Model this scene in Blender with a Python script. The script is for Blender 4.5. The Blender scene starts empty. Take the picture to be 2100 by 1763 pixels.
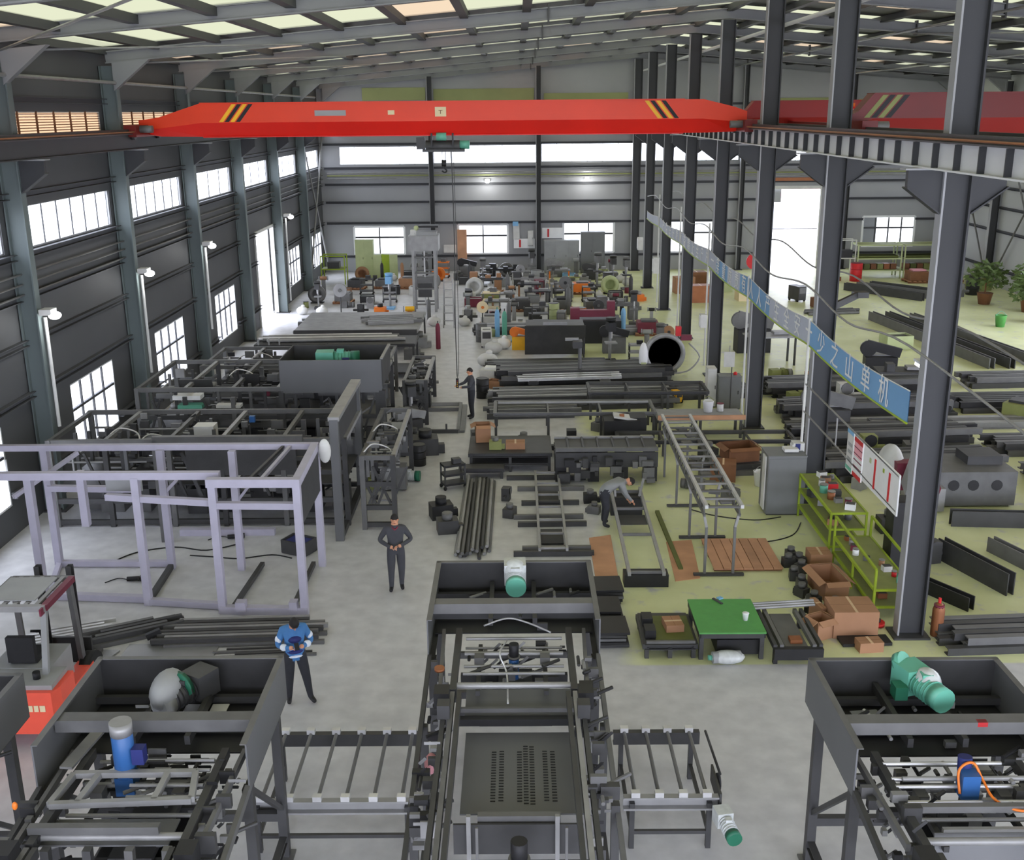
import bpy, math, random
from mathutils import Vector, Matrix
rnd = random.Random(7)
SC = bpy.context.scene
COL = SC.collection
# ---------------------------------------------------------------- camera
F, PITCH, ROLL, YAW, CAMH = 2200.0, math.radians(16.5), math.radians(0.5), math.radians(0.28), 9.8
_c, _s = math.cos(PITCH), math.sin(PITCH)
_cr, _sr, _cy, _sy = math.cos(ROLL), math.sin(ROLL), math.cos(YAW), math.sin(YAW)
def _rz(v): return Vector((v[0]*_cy - v[1]*_sy, v[0]*_sy + v[1]*_cy, v[2]))
_r0, _u0 = Vector((1, 0, 0)), Vector((0, _s, _c))
CFW = _rz((0, _c, -_s)); CRT = _rz(_cr*_r0 - _sr*_u0); CUP = _rz(_sr*_r0 + _cr*_u0)
cam = bpy.data.cameras.new('camera'); cam.sensor_width = 36; cam.sensor_fit = 'HORIZONTAL'
cam.lens = F/2100*36; cam.clip_end = 400
cam_o = bpy.data.objects.new('camera', cam); COL.objects.link(cam_o)
M = Matrix.Identity(4)
for i in range(3): M[i][0], M[i][1], M[i][2] = CRT[i], CUP[i], -CFW[i]
M[2][3] = CAMH
cam_o.matrix_world = M; SC.camera = cam_o
# where a survey point of the photograph meets a level (G), a cross plane (D) or a long plane (W) of the hall
def _ray(px, py): return CRT*((px-1050)/F) - CUP*((py-881.5)/F) + CFW
def G(px, py, z=0.0):
    r = _ray(px, py); t = (z-CAMH)/r.z; return Vector((r.x*t, r.y*t, z))
def D(px, py, y):
    r = _ray(px, py); t = y/r.y; return Vector((r.x*t, y, CAMH+r.z*t))
def W(px, py, x):
    r = _ray(px, py); t = x/r.x; return Vector((x, r.y*t, CAMH+r.z*t))
# ---------------------------------------------------------------- sky, exposure
w = bpy.data.worlds.new('sky'); SC.world = w; w.use_nodes = True
bg = w.node_tree.nodes['Background']; bg.inputs[0].default_value = (0.91, 0.95, 1.13, 1); bg.inputs[1].default_value = 5.0
SC.view_settings.view_transform = 'Standard'; SC.view_settings.look = 'None'
SC.view_settings.gamma = 1; SC.view_settings.use_curve_mapping = False
SC.view_settings.exposure = 0.52
# ---------------------------------------------------------------- materials
def lin(c): c /= 255.0; return c/12.92 if c <= .04045 else ((c+.055)/1.055)**2.4
def rgb(c): return (lin(c[0]), lin(c[1]), lin(c[2]), 1)
def mat(name, c, rough=.6, metal=0.0, var=.12, scale=3.0, spec=.4):
    m = bpy.data.materials.new(name); m.use_nodes = True; nt = m.node_tree
    b = nt.nodes['Principled BSDF']; b.inputs['Roughness'].default_value = rough
    b.inputs['Metallic'].default_value = metal; b.inputs['Specular IOR Level'].default_value = spec
    if var:
        tc = nt.nodes.new('ShaderNodeTexCoord'); oi = nt.nodes.new('ShaderNodeObjectInfo')
        n = nt.nodes.new('ShaderNodeTexNoise'); n.inputs['Scale'].default_value = scale; n.inputs['Detail'].default_value = 3
        geo = nt.nodes.new('ShaderNodeNewGeometry'); nt.links.new(geo.outputs['Position'], n.inputs['Vector'])
        ad = nt.nodes.new('ShaderNodeMath'); ad.operation = 'ADD'
        nt.links.new(n.outputs['Fac'], ad.inputs[0])
        sc_ = nt.nodes.new('ShaderNodeMath'); sc_.operation = 'MULTIPLY'; sc_.inputs[1].default_value = .35
        nt.links.new(oi.outputs['Random'], sc_.inputs[0]); nt.links.new(sc_.outputs[0], ad.inputs[1])
        mr = nt.nodes.new('ShaderNodeMapRange'); mr.inputs['From Min'].default_value = .35; mr.inputs['From Max'].default_value = 1.0
        mr.inputs['To Min'].default_value = 1-var*1.6; mr.inputs['To Max'].default_value = 1+var*1.6
        nt.links.new(ad.outputs[0], mr.inputs['Value'])
        mx = nt.nodes.new('ShaderNodeVectorMath'); mx.operation = 'SCALE'; mx.inputs[0].default_value = rgb(c)[:3]
        nt.links.new(mr.outputs[0], mx.inputs['Scale']); nt.links.new(mx.outputs[0], b.inputs['Base Color'])
    else:
        b.inputs['Base Color'].default_value = rgb(c)
    return m
MT = {}
def defm(k, *a, **kw): MT[k] = mat(k, *a, **kw)
defm('steel_dark', (68, 68, 68), .5, .25); defm('steel_black', (42, 42, 43), .5, .2); defm('steel_mid', (104, 104, 103), .5, .25)
defm('steel_light', (146, 146, 145), .45, .3); defm('steel_bright', (205, 205, 205), .35, .5); defm('primer', (174, 171, 186), .6, .0, .06)
defm('plate_grey', (102, 103, 104), .5, .2, .05, 1); defm('wall_column', (98, 108, 107), .55, 0, .06, 1); defm('column_grey', (54, 55, 57), .6, 0, .05, 1); defm('column_pale_lit', (150, 151, 152), .6, 0, .05, 1)  # wall_column: window light and sky reflection mixed into the left columns' grey
defm('beam_grey', (205, 206, 206), .55, 0, .05, 1); defm('rafter_grey', (128, 129, 130), .6, 0, .06, .6)
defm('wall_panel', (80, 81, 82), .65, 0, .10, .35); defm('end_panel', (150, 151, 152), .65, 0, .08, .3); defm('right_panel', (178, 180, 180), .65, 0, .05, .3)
defm('girt', (70, 71, 73), .6, 0, .06); defm('roof_sheet', (84, 85, 86), .6, 0, .06, .4); defm('purlin', (64, 65, 66), .6, 0, .05)
defm('olive_panel', (135, 140, 92), .6, 0, .1, .5); defm('white', (225, 226, 225), .5, 0, .04); defm('offwhite', (200, 200, 196), .6, 0, .08)
defm('crane_orange', (222, 58, 18), .45, 0, .05, .8); defm('crane_red', (214, 26, 8), .45, 0, .06, .8); defm('crane_deep_shade', (104, 18, 10), .45, 0, .08, .8)
defm('yellow', (232, 176, 30), .5, 0, .08); defm('black', (30, 30, 32), .6, 0, .1); defm('rubber', (38, 38, 38), .85, 0, .1)
defm('teal', (98, 170, 146), .45, 0, .06); defm('green', (34, 104, 78), .5, 0, .08); defm('lime', (150, 172, 44), .5, 0, .08); defm('grass_green', (84, 152, 78), .55, 0, .06, 6)
defm('blue', (44, 88, 142), .4, 0, .08); defm('navy', (36, 44, 104), .6, 0, .12); defm('sky_blue', (122, 172, 212), .55, 0, .06); defm('banner_blue', (112, 158, 200), .6, 0, .06, .8)
defm('red', (196, 36, 40), .5, 0, .1); defm('forklift_red', (238, 92, 70), .4, 0, .05); defm('maroon', (112, 40, 58), .5, 0, .08)
defm('orange', (226, 120, 36), .5, 0, .1); defm('cardboard', (158, 118, 88), .8, 0, .09, 2); defm('plywood', (184, 138, 106), .75, 0, .16, 1.6); defm('tape', (205, 176, 140), .5)
defm('cream', (222, 205, 165), .6, 0, .05); defm('pink', (226, 160, 170), .6, 0, .05); defm('olive', (128, 134, 78), .6, 0, .1); defm('pale_green', (178, 188, 140), .6, 0, .06)
defm('copper', (146, 92, 58), .5, .3); defm('skin', (206, 150, 118), .6, 0, .03); defm('hair', (30, 27, 26), .7, 0, .1); defm('overall', (66, 67, 72), .85, 0, .08, 8)
defm('trousers', (46, 47, 52), .85, 0, .1, 8); defm('shirt_grey', (132, 134, 134), .85, 0, .06, 8); defm('jersey', (70, 122, 176), .8, 0, .1, 8); defm('jersey_white', (214, 222, 230), .8, 0, .03)
defm('wrap', (196, 200, 198), .3, 0, .12, 9); defm('plastic_grey', (150, 152, 152), .5, 0, .05); defm('cab_grey', (112, 114, 114), .5, 0, .05); defm('sheet_metal', (150, 151, 150), .35, .55, .10, 1.2)
defm('leaf', (92, 112, 62), .7, 0, .2, 3); defm('olive_dark', (92, 98, 48), .6, 0, .12); defm('brown', (122, 82, 54), .7, 0, .12)
def glow(name, c, s):
    m = bpy.data.materials.new(name); m.use_nodes = True; nt = m.node_tree; nt.nodes.clear()
    e = nt.nodes.new('ShaderNodeEmission'); e.inputs[0].default_value = c; e.inputs[1].default_value = s
    o = nt.nodes.new('ShaderNodeOutputMaterial'); nt.links.new(e.outputs[0], o.inputs[0]); MT[name] = m
glow('lamp_glow', (.96, .98, 1, 1), 14)
def clear(name, tint, tr, base, fac):   # daylight panel: part clear, part milky
    m = bpy.data.materials.new(name); m.use_nodes = True; nt = m.node_tree; nt.nodes.clear()
    t = nt.nodes.new('ShaderNodeBsdfTransparent'); t.inputs[0].default_value = tint
    d = nt.nodes.new(tr); d.inputs[0].default_value = base
    x = nt.nodes.new('ShaderNodeMixShader'); x.inputs[0].default_value = fac
    o = nt.nodes.new('ShaderNodeOutputMaterial')
    nt.links.new(t.outputs[0], x.inputs[1]); nt.links.new(d.outputs[0], x.inputs[2]); nt.links.new(x.outputs[0], o.inputs[0]); MT[name] = m
clear('glass', (.97, .98, .98, 1), 'ShaderNodeBsdfGlossy', (.6, .6, .6, 1), .05)
clear('skylight', (.24, .24, .18, 1), 'ShaderNodeBsdfTranslucent', (.52, .52, .42, 1), .4)
clear('skylight_warm', (.26, .225, .17, 1), 'ShaderNodeBsdfTranslucent', (.56, .49, .39, 1), .4)
clear('louver', (.22, .17, .12, 1), 'ShaderNodeBsdfTranslucent', (.80, .64, .48, 1), .5)
# ---------------------------------------------------------------- mesh kit
_MC = {}
def raw(name, vs, fs, m, smooth=False):
    me = bpy.data.meshes.new(name); me.from_pydata([tuple(v) for v in vs], [], fs); me.materials.append(MT[m])
    if smooth: me.polygons.foreach_set('use_smooth', [True]*len(me.polygons))
    me.update(); return me
def extr(poly):                                   # profile in the local yz plane, run along x from -.5 to .5
    n = len(poly); vs = [(-.5, y, z) for y, z in poly] + [(.5, y, z) for y, z in poly]
    fs = [(i, (i+1) % n, n+(i+1) % n, n+i) for i in range(n)] + [tuple(range(n-1, -1, -1)), tuple(range(n, 2*n))]
    return vs, fs
def prof_mesh(kind, m):
    k = (kind, m)
    if k in _MC: return _MC[k]
    if kind == 'box':
        c = .06                                    # eased corners
        P = [(-.5, -.5), (.5, -.5), (.5, .5), (-.5, .5)]
        vs, fs = extr(P)
    elif kind == 'I':
        t, u = .10, .07
        P = [(-.5, -.5), (.5, -.5), (.5, -.5+t), (u, -.5+t), (u, .5-t), (.5, .5-t), (.5, .5), (-.5, .5), (-.5, .5-t), (-u, .5-t), (-u, -.5+t), (-.5, -.5+t)]
        vs, fs = extr(P)
    elif kind == 'C':                              # open towards +y
        t = .14
        P = [(-.5, -.5), (.5, -.5), (.5, -.5+t), (-.5+t, -.5+t), (-.5+t, .5-t), (.5, .5-t), (.5, .5), (-.5, .5)]
        vs, fs = extr(P)
    elif kind == 'L':
        t = .16
        P = [(-.5, -.5), (.5, -.5), (.5, -.5+t), (-.5+t, -.5+t), (-.5+t, .5), (-.5, .5)]
        vs, fs = extr(P)
    elif kind.startswith('cyl'):
        n = int(kind[3:] or 12)
        P = [(.5*math.cos(2*math.pi*i/n), .5*math.sin(2*math.pi*i/n)) for i in range(n)]
        vs, fs = extr(P)
    elif kind == 'ball':
        vs, fs = [], []
        U, V = 12, 8
        vs.append((0, 0, -.5))
        for j in range(1, V):
            a = math.pi*j/V-math.pi/2
            for i in range(U): b = 2*math.pi*i/U; vs.append((.5*math.cos(a)*math.cos(b), .5*math.cos(a)*math.sin(b), .5*math.sin(a)))
        vs.append((0, 0, .5)); N = len(vs)-1
        for i in range(U): fs.append((0, 1+(i+1) % U, 1+i)); fs.append((N, N-U+i, N-U+(i+1) % U))
        for j in range(V-2):
            for i in range(U): a = 1+j*U+i; b = 1+j*U+(i+1) % U; fs.append((a, b, b+U, a+U))
    me = raw(kind, vs, fs, m, kind.startswith('cyl') and int(kind[3:] or 12) > 8 or kind == 'ball')
    if kind.startswith('cyl') and int(kind[3:] or 12) > 8:
        for p in me.polygons:
            if len(p.vertices) > 4: p.use_smooth = False
    _MC[k] = me; return me
def frame_mat(a, b, w, h, roll=0.0):
    a, b = Vector(a), Vector(b); d = b-a; L = d.length; x = d.normalized()
    up = Vector((0, 0, 1)) if abs(x.z) < .999 else Vector((0, 1, 0))
    y = up.cross(x).normalized(); z = x.cross(y)
    if roll:
        y, z = y*math.cos(roll)+z*math.sin(roll), z*math.cos(roll)-y*math.sin(roll)
    m = Matrix.Identity(4); c = (a+b)/2
    for i in range(3): m[i][0], m[i][1], m[i][2], m[i][3] = x[i]*L, y[i]*w, z[i]*h, c[i]
    return m
class T:
    """a thing: an empty that parents its parts (or one mesh when nothing else is needed)"""
    def __init__(s, name, label=None, cat=None, loc=(0, 0, 0), rot=0.0, group=None, kind=None, mesh=None):
        s.o = bpy.data.objects.new(name, mesh); COL.objects.link(s.o)
        s.m = Matrix.Translation(Vector(loc)) @ Matrix.Rotation(rot, 4, 'Z'); s.o.matrix_world = s.m
        if label: s.o['label'] = label
        if cat: s.o['category'] = cat
        if group: s.o['group'] = group
        if kind: s.o['kind'] = kind
    def add(s, name, me, L=None, under=None, label=None, stuff=False):
        o = bpy.data.objects.new(name, me); COL.objects.link(o)
        L = L if L is not None else Matrix.Identity(4)
        if under is None: o.parent = s.o
        else: o.parent = under; o.matrix_parent_inverse = under['_L'].inverted() if False else LOC[under.name].inverted()
        o.matrix_basis = L; LOC[o.name] = L
        if label: o['label'] = label
        if stuff: o['kind'] = 'stuff'
        return o
    def bar(s, name, a, b, w, h, m, prof='box', roll=0.0, **k): return s.add(name, prof_mesh(prof, m), frame_mat(a, b, w, h, roll), **k)
    def cyl(s, name, a, b, r, m, n=12, **k): return s.add(name, prof_mesh('cyl%d' % n, m), frame_mat(a, b, 2*r, 2*r), **k)
    def box(s, name, c, d, m, rz=0.0, rx=0.0, ry=0.0, **k):
        L = Matrix.Translation(Vector(c)) @ Matrix.Rotation(rz, 4, 'Z') @ Matrix.Rotation(ry, 4, 'Y') @ Matrix.Rotation(rx, 4, 'X') @ Matrix.Diagonal((d[0], d[1], d[2], 1))
        return s.add(name, prof_mesh('box', m), L, **k)
    def ball(s, name, c, d, m, **k): return s.add(name, prof_mesh('ball', m), Matrix.Translation(Vector(c)) @ Matrix.Diagonal((d[0], d[1], d[2], 1)), **k)
    def tube(s, name, pts, r, m, n=6, **k): return s.add(name, tube_mesh(name, pts, r, m, n), **k)
    def mesh(s, name, vs, fs, m, smooth=False, **k): return s.add(name, raw(name, vs, fs, m, smooth), **k)
LOC = {}
def spline(pts, k=6):
    P = [Vector(p) for p in pts]
    if len(P) < 3: return P
    out = []
    for i in range(len(P)-1):
        p0, p1, p2, p3 = P[max(i-1, 0)], P[i], P[i+1], P[min(i+2, len(P)-1)]
        for j in range(k):
            t = j/k; out.append(.5*((2*p1)+(-p0+p2)*t+(2*p0-5*p1+4*p2-p3)*t*t+(-p0+3*p1-3*p2+p3)*t**3))
    return out+[P[-1]]
def tube_mesh(name, pts, r, m, n=6):
    pts = spline(pts); vs, fs = [], []
    for i, p in enumerate(pts):
        d = (pts[min(i+1, len(pts)-1)]-pts[max(i-1, 0)]).normalized()
        u = d.cross(Vector((0, 0, 1)) if abs(d.z) < .95 else Vector((1, 0, 0))).normalized(); v = d.cross(u)
        for j in range(n): a = 2*math.pi*j/n; vs.append(p+u*r*math.cos(a)+v*r*math.sin(a))
    for i in range(len(pts)-1):
        for j in range(n): a = i*n+j; b = i*n+(j+1) % n; fs.append((a, b, b+n, a+n))
    fs += [tuple(range(n-1, -1, -1)), tuple(range(len(vs)-n, len(vs)))]
    return raw(name, vs, fs, m, True)
def boxes_mesh(name, bl, m):                        # many axis boxes (x0,x1,y0,y1,z0,z1) as one mesh
    vs, fs = [], []
    for x0, x1, y0, y1, z0, z1 in bl:
        k = len(vs); vs += [(x0, y0, z0), (x1, y0, z0), (x1, y1, z0), (x0, y1, z0), (x0, y0, z1), (x1, y0, z1), (x1, y1, z1), (x0, y1, z1)]
        fs += [(k, k+3, k+2, k+1), (k+4, k+5, k+6, k+7), (k, k+1, k+5, k+4), (k+1, k+2, k+6, k+5), (k+2, k+3, k+7, k+6), (k+3, k, k+4, k+7)]
    return raw(name, vs, fs, m)
def dup(t, loc, rot=0.0, label=None, group=None):   # copy a thing with its parts and their sub-parts
    c = T.__new__(T); c.o = t.o.copy(); COL.objects.link(c.o)
    c.m = Matrix.Translation(Vector(loc)) @ Matrix.Rotation(rot, 4, 'Z'); c.o.matrix_world = c.m
    if label: c.o['label'] = label
    if group: c.o['group'] = group
    def rec(src, dst):
        for ch in list(src.children):
            d = ch.copy(); COL.objects.link(d); d.parent = dst; rec(ch, d)
    rec(t.o, c.o); return c
def lathe(name, prof, m, n=16):
    vs, fs = [], []
    for r, z in prof:
        for i in range(n): a = 2*math.pi*i/n; vs.append((r*math.cos(a), r*math.sin(a), z))
    for j in range(len(prof)-1):
        for i in range(n): a = j*n+i; b = j*n+(i+1) % n; fs.append((a, b, b+n, a+n))
    fs += [tuple(range(n-1, -1, -1)), tuple(range(len(vs)-n, len(vs)))]
    return raw(name, vs, fs, m, True)
# ================================================================ the hall
XL, XR, XM, YE = -12.3, 27.5, 7.6, 69.3
YK = [18.95+7.15*k for k in range(-4, 8)]            # portal frames
def zr(x): return 11.27+.0842*((x if x <= XM else 2*XM-x)+11.9)   # underside of the rafters
def wall(name, axis, pos, u0, u1, z0, ztop, holes, m, th=.12):
    us = sorted(set([u0, u1]+[h[0] for h in holes]+[h[1] for h in holes])); zs = sorted(set([z0, ztop]+[h[2] for h in holes]+[h[3] for h in holes]))
    bl = []
    for i in range(len(us)-1):
        run = None
        for j in range(len(zs)-1):
            cu, cz = (us[i]+us[i+1])/2, (zs[j]+zs[j+1])/2
            hole = any(h[0] < cu < h[1] and h[2] < cz < h[3] for h in holes)
            if not hole: run = (run[0] if run else zs[j], zs[j+1])
            if hole or j == len(zs)-2:
                if run:
                    a, b = run
                    bl.append((pos-th/2, pos+th/2, us[i], us[i+1], a, b) if axis == 'x' else (us[i], us[i+1], pos-th/2, pos+th/2, a, b)); run = None
    return T(name, kind='structure', mesh=boxes_mesh(name, bl, m))
# floor: bare concrete, with a green painted area on the right-hand side
fm = bpy.data.materials.new('floor_paint'); fm.use_nodes = True; nt = fm.node_tree; N = nt.nodes.new
def ln(a, b): nt.links.new(a, b)
geo = N('ShaderNodeNewGeometry'); sep = N('ShaderNodeSeparateXYZ'); ln(geo.outputs['Position'], sep.inputs[0])
nz = N('ShaderNodeTexNoise'); nz.inputs['Scale'].default_value = .55; nz.inputs['Detail'].default_value = 6; ln(geo.outputs['Position'], nz.inputs['Vector'])
n2 = N('ShaderNodeTexNoise'); n2.inputs['Scale'].default_value = 2.6; n2.inputs['Detail'].default_value = 5; ln(geo.outputs['Position'], n2.inputs['Vector'])
def mth(op, a, b):
    n = N('ShaderNodeMath'); n.operation = op
    for i, v in enumerate((a, b)):
        if isinstance(v, (int, float)): n.inputs[i].default_value = v
        else: ln(v, n.inputs[i])
    return n.outputs[0]
def step(v, e, wd):
    r = N('ShaderNodeMapRange'); r.inputs['From Min'].default_value = e-wd; r.inputs['From Max'].default_value = e+wd; ln(v, r.inputs['Value']); return r.outputs[0]
wob = mth('MULTIPLY', mth('SUBTRACT', nz.outputs['Fac'], .5), 1.6)
mask = mth('MULTIPLY', step(mth('ADD', sep.outputs['X'], wob), 2.1, .25), step(sep.outputs['Y'], 17.75, .03))
wear = mth('MULTIPLY', mask, step(n2.outputs['Fac'], .34, .08))
mixA = N('ShaderNodeMix'); mixA.data_type = 'RGBA'; mixA.inputs[6].default_value = rgb((182, 182, 184)); mixA.inputs[7].default_value = rgb((202, 202, 203)); ln(step(n2.outputs['Fac'], .5, .2), mixA.inputs[0])
mixB = N('ShaderNodeMix'); mixB.data_type = 'RGBA'; mixB.inputs[6].default_value = rgb((198, 202, 150)); mixB.inputs[7].default_value = rgb((216, 220, 174)); ln(step(nz.outputs['Fac'], .5, .15), mixB.inputs[0])
mixC = N('ShaderNodeMix'); mixC.data_type = 'RGBA'; ln(wear, mixC.inputs[0]); ln(mixA.outputs[2], mixC.inputs[6]); ln(mixB.outputs[2], mixC.inputs[7])
b = nt.nodes['Principled BSDF']; ln(mixC.outputs[2], b.inputs['Base Color']); b.inputs['Roughness'].default_value = .42; b.inputs['Specular IOR Level'].default_value = .35
MT['floor_paint'] = fm
T('floor', kind='structure', mesh=boxes_mesh('floor', [(XL-.1, XR+.1, -12, YE+.1, -.3, 0)], 'floor_paint'))
defm('yard', (196, 194, 188), .9, 0, .06, .5)
T('ground_outside', kind='structure', mesh=boxes_mesh('ground_outside', [(-80, XL-.1, -60, 160, -.4, -.05), (XR+.1, 90, -60, 160, -.4, -.05), (XL-.1, XR+.1, YE+.1, 160, -.4, -.05), (XL-.1, XR+.1, -60, -12, -.4, -.05)], 'yard'))
# long wall on the left with its three rows of openings
hl = []
for k in range(1, 11):
    a, c = YK[k]+.3, YK[k+1]-.3
    hl += [(a, c, 6.62, 7.66), (a, c, 9.0, 9.92)]
LOWW = [(28.5, 31.75), (35.7, 38.95), (43.3, 46.5), (57.9, 61.1), (65.1, 68.1)]
hl += [(a, c, .75, 2.74) for a, c in LOWW]+[(50.7, 54.6, 0, 4.45)]+[(21.2, 24.4, .75, 2.74), (-9, -1, 0, 5), (7, 13, .75, 2.74)]  # out-of-view openings near the camera added to bring in more daylight
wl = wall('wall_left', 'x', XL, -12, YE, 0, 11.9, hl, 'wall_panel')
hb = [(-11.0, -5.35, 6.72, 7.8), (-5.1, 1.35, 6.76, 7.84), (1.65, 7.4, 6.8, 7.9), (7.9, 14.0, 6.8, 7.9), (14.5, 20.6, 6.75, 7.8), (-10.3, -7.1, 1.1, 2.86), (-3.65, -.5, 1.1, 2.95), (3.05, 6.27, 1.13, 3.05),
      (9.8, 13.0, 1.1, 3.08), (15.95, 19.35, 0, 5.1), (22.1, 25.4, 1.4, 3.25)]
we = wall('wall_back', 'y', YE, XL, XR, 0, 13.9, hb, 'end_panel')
hr = [(26, 51, 0, 5.6), (-8, 18, 0, 5.6)]  # unseen openings, added so more daylight reaches the far bay
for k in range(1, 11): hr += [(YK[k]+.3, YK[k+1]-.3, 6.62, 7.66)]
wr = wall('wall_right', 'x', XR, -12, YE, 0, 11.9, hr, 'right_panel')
for z in (1.0, 3.1, 4.4, 5.5, 6.5, 7.95, 8.95, 10.2):
    holesL = [h for h in hl if h[2] < z < h[3]]; holesB = [h for h in hb if h[2] < z < h[3]]
    def segs(u0, u1, hs):
        cur = u0
        for h in sorted(hs):
            if h[0] > cur: yield cur, h[0]
            cur = max(cur, h[1])
        if cur < u1: yield cur, u1
    for a, c in segs(0, YE-.2, holesL): wl.bar('girt', (XL+.14, a, z), (XL+.14, c, z), .14, .16, 'girt', 'C', math.pi)
    for a, c in segs(XL+.3, XR-.3, holesB): we.bar('girt', (a, YE-.14, z), (c, YE-.14, z), .14, .14, 'girt', 'C', math.pi)
    if z < 6 or z > 7.8: wr.bar('girt', (XR-.14, 0, z), (XR-.14, YE-.2, z), .14, .14, 'girt', 'C')
# olive daylight panels high in the end wall and the yellow-green service pipes under the window strip
for x0, x1, z0, z1 in ((-9.4, -5.5, 10.55, 11.3), (-5.0, 1.2, 10.4, 11.2), (1.8, 7.0, 10.3, 10.9), (15.3, 20.5, 9.9, 10.5), (21.2, 26.6, 9.8, 10.4)):
    we.box('cladding_panel', ((x0+x1)/2, YE-.1, (z0+z1)/2), (x1-x0, .05, z1-z0), 'olive_panel', label='olive tinted cladding panel')
for z, m in ((6.2, 'steel_light'), (6.05, 'olive_panel'), (5.88, 'steel_light')):
    we.cyl('service_pipe', (XL+.5, YE-.3, z), (XR-.5, YE-.3, z), .045, m, 8)
for k, z in enumerate((6.1, 5.85, 5.6)): wl.cyl('service_pipe', (XL+.24, 16, z), (XL+.24, YE-.4, z), .025, 'steel_mid', 6)
# window helper: frame, mullions and panes as parts of one window
nwin = [0]
def window(axis, pos, u0, u1, z0, z1, cols, rows, fr='white', pane='glass', t=.07, split=None):
    nwin[0] += 1; w_ = T('window_%d' % nwin[0], kind='structure')
    P = (lambda u, z: (pos, u, z)) if axis == 'x' else (lambda u, z: (u, pos, z))
    for a, c in (((u0, z0), (u1, z0)), ((u0, z1), (u1, z1)), ((u0, z0), (u0, z1)), ((u1, z0), (u1, z1))): w_.bar('window_frame', P(*a), P(*c), t, t, fr)
    zz = [z0+(z1-z0)*j/rows for j in range(rows+1)]
    if split: zz = [z0, z0+(z1-z0)*split, z1]
    for j in range(1, len(zz)-1): w_.bar('transom', P(u0, zz[j]), P(u1, zz[j]), t*.8, t*.8, 'girt')
    for i in range(1, cols): u = u0+(u1-u0)*i/cols; w_.bar('mullion', P(u, z0), P(u, z1), t*.6, t*.6, 'girt')
    for i in range(cols):
        for j in range(len(zz)-1):
            a, c = u0+(u1-u0)*i/cols, u0+(u1-u0)*(i+1)/cols
            if axis == 'x': w_.box('pane', (pos, (a+c)/2, (zz[j]+zz[j+1])/2), (.012, c-a-.02, zz[j+1]-zz[j]-.02), pane)
            else: w_.box('pane', ((a+c)/2, pos, (zz[j]+zz[j+1])/2), (c-a-.02, .012, zz[j+1]-zz[j]-.02), pane)
    return w_
for k in range(1, 11):
    a, c = YK[k]+.3, YK[k+1]-.3
    if k >= 3: window('x', XL, a, c, 6.62, 7.66, 7 if k < 7 else 4, 1, 'steel_light', t=.05)
for a, c in LOWW+[(21.2, 24.4)]: window('x', XL, a, c, .75, 2.74, 4, 2, split=.62, t=.09)
for i, h in enumerate(hb):
    if i < 5: window('y', YE, h[0], h[1], h[2], h[3], 6, 1, 'steel_light', t=.05)
    elif h[2] > .5: window('y', YE, h[0], h[1], h[2], h[3], 2 if i < 10 else 4, 2, split=.62, t=.13)
# louvred vents under the eaves: each slat a part
LV = []
for k in range(4, 9):
    a, c = YK[k]+.3, YK[k+1]-.3; nwin[0] += 1
    v = T('window_%d' % nwin[0], kind='structure'); LV.append((v, k))
    for p, q in (((a, 9.0), (c, 9.0)), ((a, 9.92), (c, 9.92)), ((a, 9.0), (a, 9.92)), ((c, 9.0), (c, 9.92))): v.bar('window_frame', (XL, p[0], p[1]), (XL, q[0], q[1]), .08, .06, 'offwhite')
    for i in range(1, 6): u = a+(c-a)*i/6; v.bar('mullion', (XL+.05, u, 9.0), (XL+.05, u, 9.92), .04, .05, 'brown')
    for j in range(13): z = 9.04+.068*j; v.box('slat', (XL, (a+c)/2, z+.03), (.012, c-a-.04, .05), 'louver', ry=.25)
    pass
for v_, k in LV:
    a, c = YK[k]+.3, YK[k+1]-.3
    v_.add('slat_shadow_strips', boxes_mesh('slat_shadow_strips', [(XL-.01, XL+.04, a, c, 9.04+.068*j-.012, 9.04+.068*j+.006) for j in range(14)], 'brown'))  # brown strips stand in for the shadow lines between slats
# doors
d1 = T('door_1', kind='structure')
for p, q in (((50.7, 0), (50.7, 4.45)), ((54.6, 0), (54.6, 4.45)), ((50.7, 4.45), (54.6, 4.45))): d1.bar('door_frame', (XL+.02, p[0], p[1]), (XL+.02, q[0], q[1]), .2, .14, 'offwhite')
d1.box('sliding_leaf', (XL-.3, 56.9, 2.2), (.08, 4.0, 4.4), 'offwhite')
d1.bar('track', (XL-.25, 50.5, 4.6), (XL-.25, 59, 4.6), .1, .12, 'steel_light')
d2 = T('door_2', kind='structure')
for p, q in (((15.95, 0), (15.95, 5.1)), ((19.35, 0), (19.35, 5.1)), ((15.95, 5.1), (19.35, 5.1))): d2.bar('door_frame', (p[0], YE, p[1]), (q[0], YE, q[1]), .18, .2, 'offwhite')
d2.bar('track', (15.4, YE-.2, 5.62), (20, YE-.2, 5.62), .16, .2, 'copper'); d2.box('vent_panel', (16.4, YE+.3, 4.6), (.95, .06, .85), 'plastic_grey')
d2.box('sliding_leaf', (21.3, YE+.35, 2.5), (3.6, .08, 5), 'end_panel')
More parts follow.
